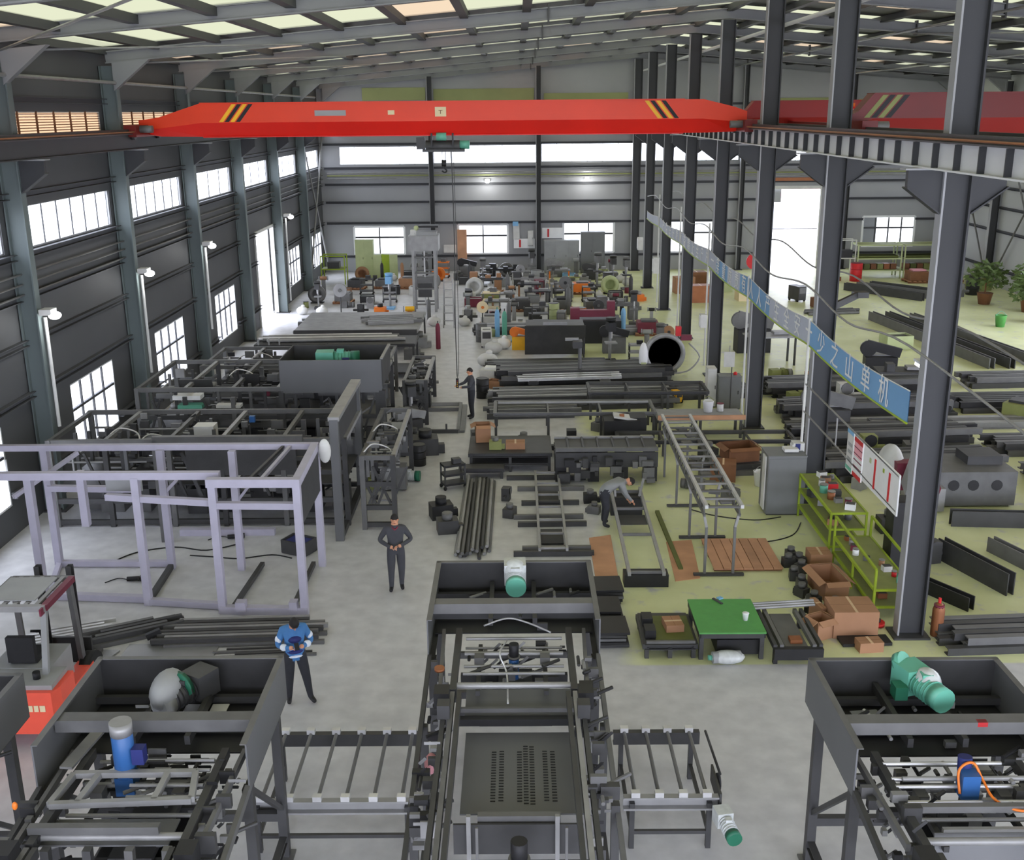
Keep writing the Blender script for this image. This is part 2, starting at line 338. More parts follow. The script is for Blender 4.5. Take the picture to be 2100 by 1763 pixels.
# roof: sheets, daylight strips, purlins, rafters
ce = T('ceiling', kind='structure')
rv, rf = [], []
def slab(x0, x1, y0, y1, dz):
    k = len(rv); t = .05
    for z in (0, t):
        rv.extend([(x0, y0, zr(x0)+dz+z), (x1, y0, zr(x1)+dz+z), (x1, y1, zr(x1)+dz+z), (x0, y1, zr(x0)+dz+z)])
    rf.extend([(k, k+3, k+2, k+1), (k+4, k+5, k+6, k+7), (k, k+1, k+5, k+4), (k+1, k+2, k+6, k+5), (k+2, k+3, k+7, k+6), (k+3, k, k+4, k+7)])
DZ = .46
pn = 11; pw = (XM-XL)/pn
for k in range(len(YK)-1):
    s0, s1 = YK[k]+1.5, YK[k]+7.1
    y0 = YK[k] if k else -12
    for x0, x1, sh in ((XL-.2, XM, 0), (XM, XR+.2, -1.45-1.05)):
        slab(x0, x1, y0, s0+sh, DZ); slab(x0, x1, s1+sh, YK[k+1] if k < len(YK)-2 else YE+.3, DZ)
    for sgn in (0, 1):
        for i in range(pn):
            x0 = XL+pw*i; x1 = x0+pw
            if sgn: x0, x1 = 2*XM-x1, 2*XM-x0
            tone = 'skylight_warm' if rnd.random() < .22 else 'skylight'; kk = 'pane%d%s' % (sgn, tone)
            if kk not in _MC:
                za, zb = (0, .0842*pw) if not sgn else (.0842*pw, 0)
                _MC[kk] = raw('skylight_pane', [(0, 0, za), (pw, 0, zb), (pw, 5.6, zb), (0, 5.6, za), (0, 0, za+.03), (pw, 0, zb+.03), (pw, 5.6, zb+.03), (0, 5.6, za+.03)], [(0, 3, 2, 1), (4, 5, 6, 7), (0, 1, 5, 4), (1, 2, 6, 5), (2, 3, 7, 6), (3, 0, 4, 7)], tone)
            ce.add('skylight_pane', _MC[kk], Matrix.Translation((x0, s0-2.5*sgn, min(zr(x0), zr(x1))+DZ+.012)))
ce.mesh('roof_sheet', rv, rf, 'roof_sheet')
for i in range(pn):
    for sgn in (0, 1):
        x = XL+pw*(i+.5*0) if i else XL+.25
        x = 2*XM-x if sgn else x
        ce.bar('purlin', (x, -11.5, zr(x)+DZ-.10), (x, YE-.1, zr(x)+DZ-.10), .24, .2, 'purlin')
ce.bar('purlin', (XM, -11.5, zr(XM)+DZ-.14), (XM, YE-.1, zr(XM)+DZ-.14), .2, .2, 'purlin')
for y in YK[1:]:
    for x0, x1 in ((-12.0, XM), (2*XM+12.0, XM)):
        up_ = .15 if abs(y-26.1) < .3 else 0
        ce.bar('rafter', (x0, y, zr(x0)+.17+up_), (x1, y, zr(x1)+.17+up_*.6), .22, .34, 'rafter_grey', 'I')
    ce.box('splice_plate', (1.0, y, zr(1.0)+.17), (.05, .26, .5), 'steel_dark'); ce.box('splice_plate', (14.2, y, zr(14.2)+.17), (.05, .26, .5), 'steel_dark')
    for x0, sg in ((-11.8, 1), (27.0, -1)):          # haunch at the eaves
        ce.mesh('haunch_plate', [(x0, y-.11, 10.5), (x0+sg*1.1, y-.11, zr(x0+sg*1.1)), (x0, y-.11, zr(x0)), (x0, y+.11, 10.5), (x0+sg*1.1, y+.11, zr(x0+sg*1.1)), (x0, y+.11, zr(x0))], [(0, 1, 2), (5, 4, 3), (0, 3, 4, 1), (1, 4, 5, 2), (2, 5, 3, 0)], 'rafter_grey')
for y0, y1, x0, x1 in ((26.05, 33.2, -11.8, -6), (33.2, 40.35, -11.8, -6), (18.95, 26.05, -6, -11.8), (40.3, 47.5, -11.8, -6), (26.05, 33.2, 14, 20), (33.2, 40.3, 20, 14)):
    ce.cyl('brace_rod', (x0, y0, zr(x0)-.02), (x1, y1, zr(x1)-.02), .03, 'steel_light', 6)
for x in (-11.75,): ce.cyl('eaves_strut', (x, 12, 10.72), (x, 66, 10.72), .05, 'steel_light', 8)
ce.cyl('ridge_strut', (7.88, 8, 12.16), (7.88, YE-.3, 12.16), .06, 'beam_grey', 8)
for x in (13.5, 20): ce.cyl('roof_strut', (x, 12, zr(x)-.06), (x, YE-.3, zr(x)-.06), .04, 'steel_light', 8)
# columns: middle row carries both crane runways
ORD = ['first', 'second', 'third', 'fourth', 'fifth', 'sixth', 'seventh', 'eighth']
def h_column(label, x, y, z1, w=.5, fl=.26, brackets=(), grp=None, mm='column_grey'):
    c = T('steel_column', label, 'column', (x, y, 0), kind='thing', group=grp)
    c.box('web', (0, 0, z1/2), (w-.04, .03, z1), mm)
    for s in (-1, 1): c.box('flange', (s*(w/2-.015), 0, z1/2), (.035, fl, z1), ('column_pale_lit' if s < 0 else 'column_grey') if mm == 'column_grey' else mm)  # left flange paler: light from the left put into its colour
    c.box('base_plate', (0, 0, .02), (w+.2, fl+.25, .04), 'steel_dark')
    for s in brackets:
        q = c.mesh('bracket', [(s*w/2, -.06, 8.05), (s*w/2, -.06, 8.8), (s*(w/2+.6), -.06, 8.8), (s*(w/2+.6), -.06, 8.5), (s*w/2, .06, 8.05), (s*w/2, .06, 8.8), (s*(w/2+.6), .06, 8.8), (s*(w/2+.6), .06, 8.5)],
               [(0, 1, 2, 3), (7, 6, 5, 4), (0, 3, 7, 4), (1, 5, 6, 2), (2, 6, 7, 3)] if s < 0 else [(3, 2, 1, 0), (4, 5, 6, 7), (4, 7, 3, 0), (2, 6, 5, 1), (3, 7, 6, 2)], 'column_grey')
        c.box('seat_plate', (s*(w/2+.32), 0, 8.81), (.72, .3, .03), 'column_pale_lit', under=q)
        c.bar('stiffener', (s*(w/2+.02), 0, 8.06), (s*(w/2+.62), 0, 8.5), .26, .025, 'column_grey', under=q)
    return c
ly = ['%s steel column of the middle row, counted from the notice board' % ORD[k] for k in range(8)]
ly[0] = 'nearest steel column of the middle row, standing beside the notice board'
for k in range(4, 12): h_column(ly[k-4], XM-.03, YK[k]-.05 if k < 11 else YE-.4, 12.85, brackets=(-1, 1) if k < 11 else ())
for k in range(4, 11):
    h_column('%s steel column along the louvred side wall, counted from the forklift' % ORD[k-4], -11.98, YK[k]+.05, 11.2, .46, brackets=(1,), mm='wall_column')
for j, x in enumerate((-5.25, 1.45, 14.2, 20.8)):
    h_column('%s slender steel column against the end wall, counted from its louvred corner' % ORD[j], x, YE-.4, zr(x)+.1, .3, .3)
for j, k in enumerate((8, 9, 10)): h_column('%s steel column along the pale far side wall, counted towards the end wall' % ORD[j], 27.1, YK[k], 11.2, .46)
# wall bracing next to the end wall
for a, c in (((-11.9, 62, .3), (-11.9, 68.6, 8.6)), ((-11.9, 68.6, .3), (-11.9, 62, 8.6))): wl.cyl('brace_rod', a, c, .05, 'steel_light', 8)
for a, c in (((27.2, 55, .3), (27.2, 61.5, 8.6)), ((27.2, 61.5, .3), (27.2, 55, 8.6)), ((27.2, 62.2, .3), (27.2, 68.6, 8.6)), ((27.2, 68.6, .3), (27.2, 62.2, 8.6))): wr.cyl('brace_rod', a, c, .05, 'steel_mid', 8)
# crane runways
def runway(label, x, y0, y1, face, m, ribs):
    r = T('runway_beam', label, 'crane rail', (x, 0, 0))
    r.box('web', (0, (y0+y1)/2, 9.05), (.02, y1-y0, .42), m)
    for z in (8.84, 9.27): r.box('flange', (0, (y0+y1)/2, z), (.3, y1-y0, .028), m if z < 9 else 'steel_dark')
    r.box('rail', (0, (y0+y1)/2, 9.345), (.09, y1-y0, .12), 'steel_dark')
    if ribs:
        y = y0+.4
        while y < y1: r.box('rib', (face*.06, y, 9.05), (.11, .035, .40), 'column_grey'); y += .92
    r.cyl('conductor_bar', (face*.2, y0, 9.33), (face*.2, y1, 9.33), .02, 'copper', 6)
    return r
runway('pale grey crane runway beam with upright ribs along the middle columns', 7.03, 6, 68.8, -1, 'beam_grey', True)
runway('crane runway beam on the far side of the middle columns', 8.1, 6, 68.8, 1, 'column_grey', False)
runway('dark crane runway beam along the louvred side wall', -11.42, 6, 68.8, 1, 'column_grey', False)
# ================================================================ machines standing in front
def geared_motor(t, c, ax, L, r, body, cap, wrap=True, under=None):
    """motor lying along ax from its gearbox end: gearbox, finned body, fan cowl, terminal box"""
    c, ax = Vector(c), Vector(ax).normalized(); e = c+ax*L
    g = t.box('gearbox', c, (r*2.3, r*2.3, r*2.3), body, rz=math.atan2(ax.y, ax.x), under=under)
    m_ = t.cyl('motor_body', c+ax*r, c+ax*(L*.75), r, body, 14, under=under)
    for i in range(5): q = c+ax*(r*1.3+(L*.75-r*1.6)*i/4); t.cyl('cooling_fin', q, q+ax*.012, r*1.12, body, 14, under=under or None)
    t.cyl('fan_cowl', c+ax*(L*.75), e, r*1.08, cap, 14, under=under)
    t.box('terminal_box', c+ax*(L*.45)+Vector((0, 0, r*1.1)), (r*.9, r*.8, r*.5), body, under=under)
def servo(t, c, h, r, col, top='black', **k):
    c = Vector(c)
    t.cyl('servo_body', c, c+Vector((0, 0, h*.62)), r, col, 12); t.cyl('servo_flange', c+Vector((0, 0, h*.60)), c+Vector((0, 0, h*.66)), r*1.25, 'steel_mid', 12)
    t.cyl('servo_cap', c+Vector((0, 0, h*.64)), c+Vector((0, 0, h)), r*.95, top, 12)
def fittings(t, n, box, ms=('steel_dark', 'steel_mid', 'steel_black', 'steel_light'), s=(.05, .22)):
    x0, x1, y0, y1, z0, z1 = box
    for i in range(n):
        c = (rnd.uniform(x0, x1), rnd.uniform(y0, y1), rnd.uniform(z0, z1)); a = rnd.uniform(*s); m = rnd.choice(ms); q = rnd.random()
        if q < .4: t.box('mounting_plate', c, (a, rnd.uniform(.02, .1), a*rnd.uniform(.4, 1.2)), m)
        elif q < .7: t.cyl('pneumatic_cylinder', c, (c[0]+rnd.choice((0, a*1.6)), c[1]+a*1.2, c[2]), .025, m, 8)
        else: t.bar('bracket', c, (c[0]+a, c[1], c[2]+rnd.choice((0, a))), .04, .04, m, 'L')
def stacker(label, ox, oy, deep=True, right=True):
    t = T('palletizing_machine', label, 'machine', (ox, oy, 0)); HW = 1.245
    B = 'steel_dark'
    t.box('back_plate', (0, 0, 2.475), (2*HW, .02, .65), B)
    t.box('top_flange', (0, -.03, 2.795), (2*HW, .08, .012), 'steel_mid'); t.box('bottom_flange', (0, -.04, 2.155), (2*HW, .1, .012), B)
    for s in (-1, 1):
        p = t.box('side_plate', (s*HW, -1.06, 2.475), (.02, 2.12, .65), 'plate_grey')
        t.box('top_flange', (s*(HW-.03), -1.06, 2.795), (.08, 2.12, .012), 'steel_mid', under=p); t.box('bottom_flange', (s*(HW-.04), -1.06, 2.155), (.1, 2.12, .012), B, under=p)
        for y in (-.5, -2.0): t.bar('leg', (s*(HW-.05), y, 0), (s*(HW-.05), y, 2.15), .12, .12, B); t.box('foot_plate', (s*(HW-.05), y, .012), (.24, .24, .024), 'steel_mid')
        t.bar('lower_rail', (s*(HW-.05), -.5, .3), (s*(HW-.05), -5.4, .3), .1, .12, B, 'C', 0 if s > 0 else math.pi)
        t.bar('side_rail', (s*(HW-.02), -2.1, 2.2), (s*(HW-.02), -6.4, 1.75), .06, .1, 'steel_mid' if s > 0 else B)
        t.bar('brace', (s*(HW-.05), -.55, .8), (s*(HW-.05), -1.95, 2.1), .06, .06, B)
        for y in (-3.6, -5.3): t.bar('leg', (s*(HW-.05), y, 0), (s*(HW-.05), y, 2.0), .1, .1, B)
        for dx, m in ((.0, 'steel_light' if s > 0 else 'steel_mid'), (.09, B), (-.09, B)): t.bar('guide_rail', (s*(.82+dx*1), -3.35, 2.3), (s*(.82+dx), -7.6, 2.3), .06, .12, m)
        t.bar('guide_upright', (s*1.05, -1.5, 2.3), (s*1.0, -3.2, 2.3), .05, .09, 'steel_mid')
        t.bar('guide_upright', (s*.82, -1.5, 2.3), (s*.82, -3.3, 2.3), .09, .12, B)
        t.box('bearing_block', (s*.95, -3.55, 2.4), (.2, .25, .22), 'steel_black'); t.box('bearing_block', (s*.9, -3.95, 2.45), (.16, .18, .2), B)
    t.bar('cross_beam', (-HW+.03, -1.46, 2.70), (HW-.03, -1.46, 2.70), .2, .16, 'steel_mid', 'C')
    t.box('inner_deck', (0, -.72, 2.2), (2*HW-.1, 1.3, .02), 'steel_black')
    for y in (-.25, -.95): t.bar('deck_beam', (-HW, y, 2.3), (HW, y, 2.3), .08, .1, B)
    for x in (-.35, .32): t.bar('deck_beam', (x, -.05, 2.4), (x, -1.4, 2.4), .07, .12, B)
    for y, z, r in ((-1.55, 2.2, .025), (-1.75, 2.15, .02), (-2.02, 2.2, .035), (-2.3, 2.15, .025), (-2.6, 2.2, .025)): t.cyl('guide_rod', (-.72, y, z), (.72, y, z), r, 'steel_light', 8)
    t.bar('cross_beam', (-.8, -1.9, 2.12), (.8, -1.9, 2.12), .05, .1, 'steel_mid')
    t.cyl('cross_tube', (-.85, -3.1, 2.3), (.85, -3.1, 2.3), .045, 'steel_light', 10)
    for x in (-.5, .45): t.bar('carriage_arm', (x, -1.6, 2.1), (x, -3.0, 2.12), .06, .07, B); t.box('carriage_block', (x, -2.2, 2.2), (.14, .16, .14), 'steel_mid')
    t.box('belt_bed', (.02, -2.2, 1.55), (1.02, 1.35, .05), 'steel_black'); t.box('belt_bed', (.02, -2.25, 1.75), (.5, 1.1, .06), 'steel_dark'); t.bar('bed_beam', (-.8, -1.75, 1.65), (.8, -1.75, 1.65), .1, .14, B); t.bar('bed_beam', (-.8, -2.75, 1.65), (.8, -2.75, 1.65), .1, .14, B)
    t.bar('front_sill', (-1.1, -4.7, .65), (1.1, -4.7, .65), .1, .12, B)
    t.bar('rear_sill', (-1.15, -.5, .65), (1.15, -.5, .65), .1, .12, B)
    return t
# --- middle machine, the one whose slotted plate is seen
mc = stacker('dark steel palletizing machine in the middle with a slotted plate and white-wrapped motor', -.07, 16.15)
mc.box('hanging_sheet', (.08, -2.98, 1.95), (1.5, .62, .02), 'plate_grey', rx=.12)
mc.bar('cross_beam', (-.75, -3.22, 2.0), (.85, -3.22, 2.0), .05, .06, 'steel_mid'); mc.bar('cross_beam', (-.75, -3.34, 1.9), (.85, -3.34, 1.9), .1, .1, 'steel_black')
pl = mc.box('slotted_plate', (.1, -4.28, 1.75), (1.5, 1.75, .02), 'plate_grey')
sl = []
for j in range(22):
    for i, x in enumerate((-.36, -.26, -.03, .05, .13, .3, .4)):
        if 0 < j < 20 or 2 < i < 5: sl.append((x+.07, x+.13, -4.98+.058*j+.012*(i % 2), -4.965+.058*j+.012*(i % 2), 1.761, 1.768))
mc.add('slots', boxes_mesh('slots', sl, 'black'), under=pl, stuff=True)
mc.bar('front_bar', (-.42, -5.5, 1.95), (.54, -5.5, 1.95), .09, .12, 'steel_mid'); mc.box('front_plate', (.05, -5.6, 1.75), (1.5, .03, .4), B_ := 'steel_dark')
for x in (-.52, .5): mc.bar('spindle_post', (x, -5.65, 1.2), (x, -5.65, 2.1), .05, .05, 'steel_light'); mc.bar('spindle_post', (x+.1, -5.8, 1.2), (x+.1, -5.8, 2.05), .03, .03, 'steel_mid')
servo(mc, (.06, -6.1, 1.45), .65, .1, 'blue'); servo(mc, (0, -2.1, 1.85), .55, .075, 'blue')
mc.ball('indicator', (-.42, -6.3, 1.9), (.1, .1, .1), 'red')
geared_motor(mc, (.02, -.25, 2.72), (.03, -1, -.12), .52, .15, 'wrap', 'teal')
mc.ball('wrapping', (.02, -.34, 2.78), (.36, .42, .36), 'wrap', label='white plastic wrapping')
mc.tube('cable', [(-.1, -1.9, 2.35), (-.2, -2.4, 2.4), (-.1, -2.6, 2.2), (-.08, -3.4, 2.2)], .014, 'steel_bright'); mc.tube('cable', [(-.45, -1.62, 2.45), (-.1, -1.58, 2.55), (.2, -1.62, 2.5), (.55, -1.75, 2.4)], .014, 'steel_light')
mc.tube('cable', [(-.2, -6.2, 1.9), (-.12, -6.5, 1.95), (-.05, -6.7, 1.8)], .014, 'pink')
mc.cyl('sensor_ring', (-1.02, -2.95, 2.45), (-1.02, -2.95, 2.5), .07, 'copper', 12)
bg_ = mc.ball('parts_bag', (-1.06, -4.25, 1.85), (.17, .36, .22), 'pink', label='pink and white bag tied to the side rail')
fittings(mc, 70, (-1.15, -.9, -6.0, -2.2, 1.7, 2.4)); fittings(mc, 70, (.9, 1.12, -6.0, -2.2, 1.7, 2.4)); fittings(mc, 40, (-.7, .7, -2.6, -1.5, 1.9, 2.25)); fittings(mc, 10, (-1.0, 1.0, -1.3, -.2, 2.25, 2.5))
# --- machine at the lower left
ma = stacker('dark steel palletizing machine beside the forklift with a big blue upright servo', -4.42, 13.0)
geared_motor(ma, (.2, -.32, 2.6), (-.5, -.8, -.05), .7, .15, 'steel_dark', 'plastic_grey'); ma.cyl('green_band', (.02, -.48, 2.62), (-.03, -.56, 2.62), .22, 'green', 14, label='dark green band')
ma.ball('wrapping', (-.14, -.62, 2.66), (.42, .78, .46), 'plastic_grey')
ma.cyl('servo_body', (-.24, -1.97, 2.3), (-.24, -1.97, 2.86), .125, 'blue', 16); ma.cyl('servo_cap', (-.24, -1.97, 2.86), (-.24, -1.97, 3.02), .13, 'steel_light', 16); ma.box('servo_mount', (-.24, -1.97, 2.2), (.22, .22, .24), 'blue')
ma.box('junction_box', (-.05, -2.0, 2.6), (.14, .14, .2), 'navy')
for a, c in (((-.8, -2.1, 2.4), (.62, -2.08, 2.4)), ((-.85, -2.68, 2.4), (.72, -2.6, 2.4)), ((-.8, -2.1, 2.4), (-.85, -2.68, 2.4)), ((.62, -2.08, 2.4), (.72, -2.6, 2.4)), ((-.5, -2.1, 2.4), (-.55, -2.66, 2.4)), ((.3, -2.1, 2.4), (.3, -2.62, 2.4))): ma.bar('carriage_frame', a, c, .07, .07, 'steel_light')
ma.box('side_tray', (-.9, -1.55, 2.4), (.16, .85, .03), 'steel_light', rz=-.12)
ma.bar('front_bar', (-.9, -3.1, 2.4), (.52, -3.1, 2.4), .09, .09, 'steel_mid'); ma.box('shelf_plate', (-.15, -2.9, 2.2), (1.5, .45, .02), 'plate_grey')
for x in (-.7, -.25, .2, .6): ma.bar('upright_tube', (x, -3.3, 1.0), (x+.05, -3.3, 2.3), .09, .09, 'steel_dark' if x < 0 else 'steel_mid')
for x in (.1, .45): ma.box('white_label_plate', (x, -.5, 2.26), (.22, .35, .012), 'offwhite')
ma.cyl('hand_wheel', (1.05, -3.4, 2.0), (1.12, -3.45, 2.0), .22, 'steel_mid', 18); ma.cyl('wheel_hub', (1.04, -3.38, 2.0), (1.14, -3.46, 2.0), .07, 'steel_black', 12)
ma.ball('indicator', (-1.12, -2.9, 2.55), (.06, .06, .1), 'orange')
fittings(ma, 60, (.75, 1.12, -4.2, -1.6, 1.6, 2.4)); fittings(ma, 50, (-1.15, -.8, -4.2, -1.6, 1.6, 2.4)); fittings(ma, 60, (-.7, .7, -2.3, -1.5, 2.0, 2.35)); fittings(ma, 12, (-1.0, 1.0, -1.3, -.2, 2.25, 2.5)); fittings(ma, 25, (-.9, 1.0, -4.4, -3.4, 1.2, 2.3))
for y, z in ((-1.75, 2.35), (-1.95, 2.35), (-2.25, 2.35), (-2.4, 2.3)): ma.cyl('guide_rod', (-.1, y, z), (.75, y, z), .022, 'steel_light', 8)
# --- machine at the lower right
mb = stacker('dark steel palletizing machine near the cardboard boxes with two turquoise-capped motors', 5.11, 12.84)
geared_motor(mb, (.0, -.32, 2.7), (.3, -.95, .0), .66, .15, 'teal', 'teal'); mb.ball('wrapping', (.13, -.55, 2.76), (.34, .42, .34), 'wrap', label='clear plastic wrapping'); mb.cyl('gear_cover', (-.1, -.14, 2.78), (-.04, -.2, 2.84), .15, 'teal', 14); mb.box('gear_foot', (-.2, -.5, 2.6), (.16, .2, .18), 'green')
mb.box('tray', (-.62, -.7, 2.3), (.36, .42, .02), 'sheet_metal', rz=.1); mb.cyl('tray_rod', (-.65, -.55, 2.34), (-.55, -.9, 2.34), .03, 'steel_bright', 8)
for y, z in ((-1.75, 2.35), (-2.05, 2.35), (-2.2, 2.35), (-2.42, 2.3)): mb.cyl('guide_rod', (-.8, y, z), (.6, y, z), .024, 'steel_bright', 8)
mb.box('servo_box', (.0, -2.25, 2.42), (.2, .18, .3), 'blue'); mb.cyl('servo_cap', (.0, -2.12, 2.5), (.0, -2.1, 2.68), .08, 'navy', 12)
mb.tube('air_hose', [(-.13, -2.35, 2.36), (-.12, -2.25, 2.6), (.05, -2.2, 2.66), (.14, -2.3, 2.5), (.18, -2.55, 2.42), (.4, -2.72, 2.4), (.85, -2.65, 2.4)], .016, 'orange', label='orange air hose')
mb.cyl('carriage_tube', (-.7, -2.12, 2.4), (1.0, -2.12, 2.4), .03, 'steel_light', 10); mb.bar('carriage_beam', (-.85, -2.66, 2.4), (1.0, -2.66, 2.4), .08, .08, 'steel_mid')
mb.box('drop_panel', (.15, -2.95, 2.0), (1.5, .03, .5), 'plate_grey', rx=-.35); mb.bar('front_bar', (-.5, -2.85, 2.25), (1.0, -2.85, 2.25), .05, .06, 'steel_light')
mb.box('red_clip', (.42, -1.52, 2.75), (.12, .08, .06), 'red')
fittings(mb, 60, (-1.12, -.75, -4.2, -1.6, 1.7, 2.4)); fittings(mb, 40, (.5, 1.1, -2.4, -1.6, 2.1, 2.4)); fittings(mb, 60, (-.7, .6, -2.5, -1.5, 2.0, 2.35)); fittings(mb, 12, (-1.0, 1.0, -1.3, -.2, 2.25, 2.5))
# --- machine cut by the frame edge
me_ = stacker('dark steel palletizing machine cut by the picture edge below the forklift', -7.76, 12.58)
fittings(me_, 20, (.5, 1.15, -3.5, -.3, 1.7, 2.4))
# --- roller conveyors either side of the middle machine
def conveyor(name, label, x0, x1, y0, y1, z, n, cat='conveyor', loc=(0, 0, 0)):
    t = T(name, label, cat, loc)
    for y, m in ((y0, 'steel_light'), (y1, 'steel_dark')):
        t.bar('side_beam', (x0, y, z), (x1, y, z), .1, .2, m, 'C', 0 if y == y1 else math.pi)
    for i in range(n):
        x = x0+(x1-x0)*(i+.5)/n
        t.cyl('roller', (x, y0+.03, z+.1), (x, y1-.03, z+.1), .028, 'steel_mid', 10)
        for y in (y0, y1): t.box('bearing_block', (x, y, z+.13), (.12, .09, .09), 'steel_bright')
    for x in (x0+.12, x1-.12):
        for y in (y0, y1): t.bar('leg', (x, y, 0), (x, y, z), .07, .07, 'steel_dark')
        t.bar('stretcher', (x, y0, .25), (x, y1, .25), .05, .05, 'steel_dark')
    t.bar('stretcher', (x0+.1, y0, .25), (x1-.1, y0, .25), .05, .05, 'steel_dark')
    return t
c1 = conveyor('roller_conveyor', 'open roller conveyor between the forklift-side machine and the middle machine', -3.72, -1.42, 12.6, 14.25, .72, 6)
c2 = conveyor('roller_conveyor', 'short open roller conveyor with a turquoise-tipped motor at its end', 1.42, 2.72, 12.65, 14.25, .72, 4)
c2.box('end_plate', (2.74, 12.95, .75), (.03, .7, .26), 'steel_dark'); geared_motor(c2, (2.74, 12.42, .66), (.18, -.95, -.1), .45, .095, 'wrap', 'green'); c2.cyl('sprocket', (2.76, 13.0, .8), (2.8, 13.0, .8), .12, 'steel_black', 14); c2.tube('chain', [(2.8, 14.2, .85), (2.8, 13.0, .92)], .02, 'steel_black')
for nm, lb, pts in (('power_cable', 'black cable lying on the floor under the longer roller conveyor', [(-3.9, 12.1, .012), (-3.0, 12.3, .012), (-2.2, 12.2, .012), (-1.5, 12.3, .012)]),
                    ('power_cable', 'black cable curling from the conveyor motor towards the bottom edge', [(2.75, 12.2, .012), (2.6, 11.9, .012), (1.8, 11.75, .012), (1.35, 11.8, .012)]),
                    ('power_cable', 'black cable hanging down from the conveyor motor in a loop on the floor', [(2.6, 11.7, .012), (2.72, 11.3, .012), (3.0, 11.05, .012), (2.9, 10.8, .012)])):
    T(nm, lb, 'cable', mesh=tube_mesh(nm, pts, .012, 'black', 6))
# ================================================================ primer-coated frame on the left
fr = T('box_frame', 'large unfinished lilac-grey box frame of square tube standing beside the forklift', 'machine frame', (0, 0, 0))
PR = 'primer'
def fb(n, a, c, s=.15, m=PR): fr.bar(n, a, c, s, s, m)
Z1, Z2 = 2.84, 2.34
for x, y in ((-6.06, 20.06), (-4.36, 19.97), (-7.72, 20.45), (-9.9, 20.5), (-10.4, 22.45), (-7.8, 22.3), (-6.2, 22.2), (-4.42, 22.4), (-9.0, 20.9)):
    zt = 2.8
    if (x, y) == (-9.0, 20.9): fb('post', (x, y, 1.6), (x, y, zt)); continue
    fb('post', (x, y, 0), (x, y, zt))
fb('top_rail', (-6.14, 20.0, Z1), (-4.28, 19.97, Z1), .17); fb('top_rail', (-11.6, 20.5, Z1), (-6.0, 20.45, Z1)); fb('top_rail', (-11.4, 22.4, Z1), (-4.36, 22.4, Z1), .13)
fb('top_rail', (-4.36, 20.0, Z1), (-4.42, 22.4, Z1), .16); fb('top_rail', (-5.1, 20.0, Z1), (-4.95, 22.4, Z1), .07); fb('top_rail', (-5.35, 20.0, Z1), (-5.1, 22.4, Z1), .06, 'steel_dark')
fb('middle_rail', (-8.4, 20.6, Z2), (-6.05, 20.2, Z2), .13); fb('middle_rail', (-6.0, 20.06, Z2), (-4.36, 20.0, Z2), .13); fb('middle_rail', (-10.4, 22.4, 1.9), (-8.4, 22.3, 1.9), .13)
fb('bottom_rail', (-6.1, 20.03, .08), (-4.3, 19.95, .08), .16); fb('bottom_rail', (-7.75, 20.45, .08), (-6.1, 20.2, .08), .13); fb('bottom_rail', (-9.9, 20.75, .08), (-7.72, 20.55, .08), .14)
fb('bottom_rail', (-10.4, 22.45, .08), (-7.8, 22.4, .08), .13); fb('bottom_rail', (-10.4, 22.45, .08), (-9.9, 20.6, .08), .11); fb('bottom_rail', (-7.8, 22.3, .08), (-7.72, 20.5, .08), .11, 'steel_dark'); fb('bottom_rail', (-8.2, 24.3, .08), (-5.9, 24.3, .08), .16)
fb('brace', (-10.5, 21.0, 2.2), (-9.6, 22.3, 2.75), .08); fb('brace', (-7.9, 22.3, 1.7), (-7.5, 22.3, 2.1), .07); fb('brace', (-6.2, 22.2, 1.6), (-5.8, 22.2, 2.1), .06)
fb('bottom_rail', (-5.85, 20.1, .1), (-5.75, 22.3, .1), .09, 'steel_dark'); fb('bottom_rail', (-4.62, 20.1, .1), (-4.6, 22.3, .1), .09, 'steel_dark'); fb('foot_block', (-5.75, 19.95, .2), (-5.55, 19.95, .2), .2); fb('foot_block', (-4.66, 19.95, .2), (-4.5, 19.95, .2), .2)
fr.box('end_panel', (-4.36, 21.3, 2.3), (.04, 1.9, .9), 'steel_dark'); fr.box('hung_panel', (-8.2, 21.1, 2.5), (.75, .05, .42), 'plastic_grey'); fr.ball('plastic_bag', (-4.2, 22.3, 2.75), (.28, .2, .55), 'offwhite', label='pale plastic bag hung on the rear corner')
# ================================================================ forklift
fk = T('forklift', 'orange-red forklift with a grey overhead guard, cut by the left edge', 'forklift', (-8.2, 15.95, 0), .0)
def bevel_prism(t, name, poly, y0, y1, m, **k):
    n = len(poly); vs = [(x, y0, z) for x, z in poly]+[(x, y1, z) for x, z in poly]
    t.mesh(name, vs, [(i, (i+1) % n, n+(i+1) % n, n+i) for i in range(n)]+[tuple(range(n-1, -1, -1)), tuple(range(n, 2*n))], m, **k)
def plan_prism(t, name, poly, z0, z1, m, **k):
    n = len(poly); vs = [(x, y, z0) for x, y in poly]+[(x, y, z1) for x, y in poly]
    return t.mesh(name, vs, [(i, (i+1) % n, n+(i+1) % n, n+i) for i in range(n)]+[tuple(range(n-1, -1, -1)), tuple(range(n, 2*n))], m, **k)
plan_prism(fk, 'counterweight', [(-.84, -.62), (-.76, -.82), (.76, -.82), (.84, -.62), (.84, -.1), (-.84, -.1)], .28, 1.02, 'forklift_red')
fk.box('counterweight_top', (0, -.42, 1.06), (1.5, .62, .08), 'plastic_grey'); fk.box('engine_cover', (0, .25, .8), (1.0, .85, .62), 'plastic_grey')
fk.box('side_step', (.55, .5, .42), (.28, 1.1, .3), 'forklift_red'); fk.box('side_step', (-.55, .5, .42), (.28, 1.1, .3), 'forklift_red')
for k, x in enumerate((.30, .40, .50, .60)): fk.box('lettering', (x, -.826, .74), (.085 if k % 2 else .07, .008, .11), 'cream')
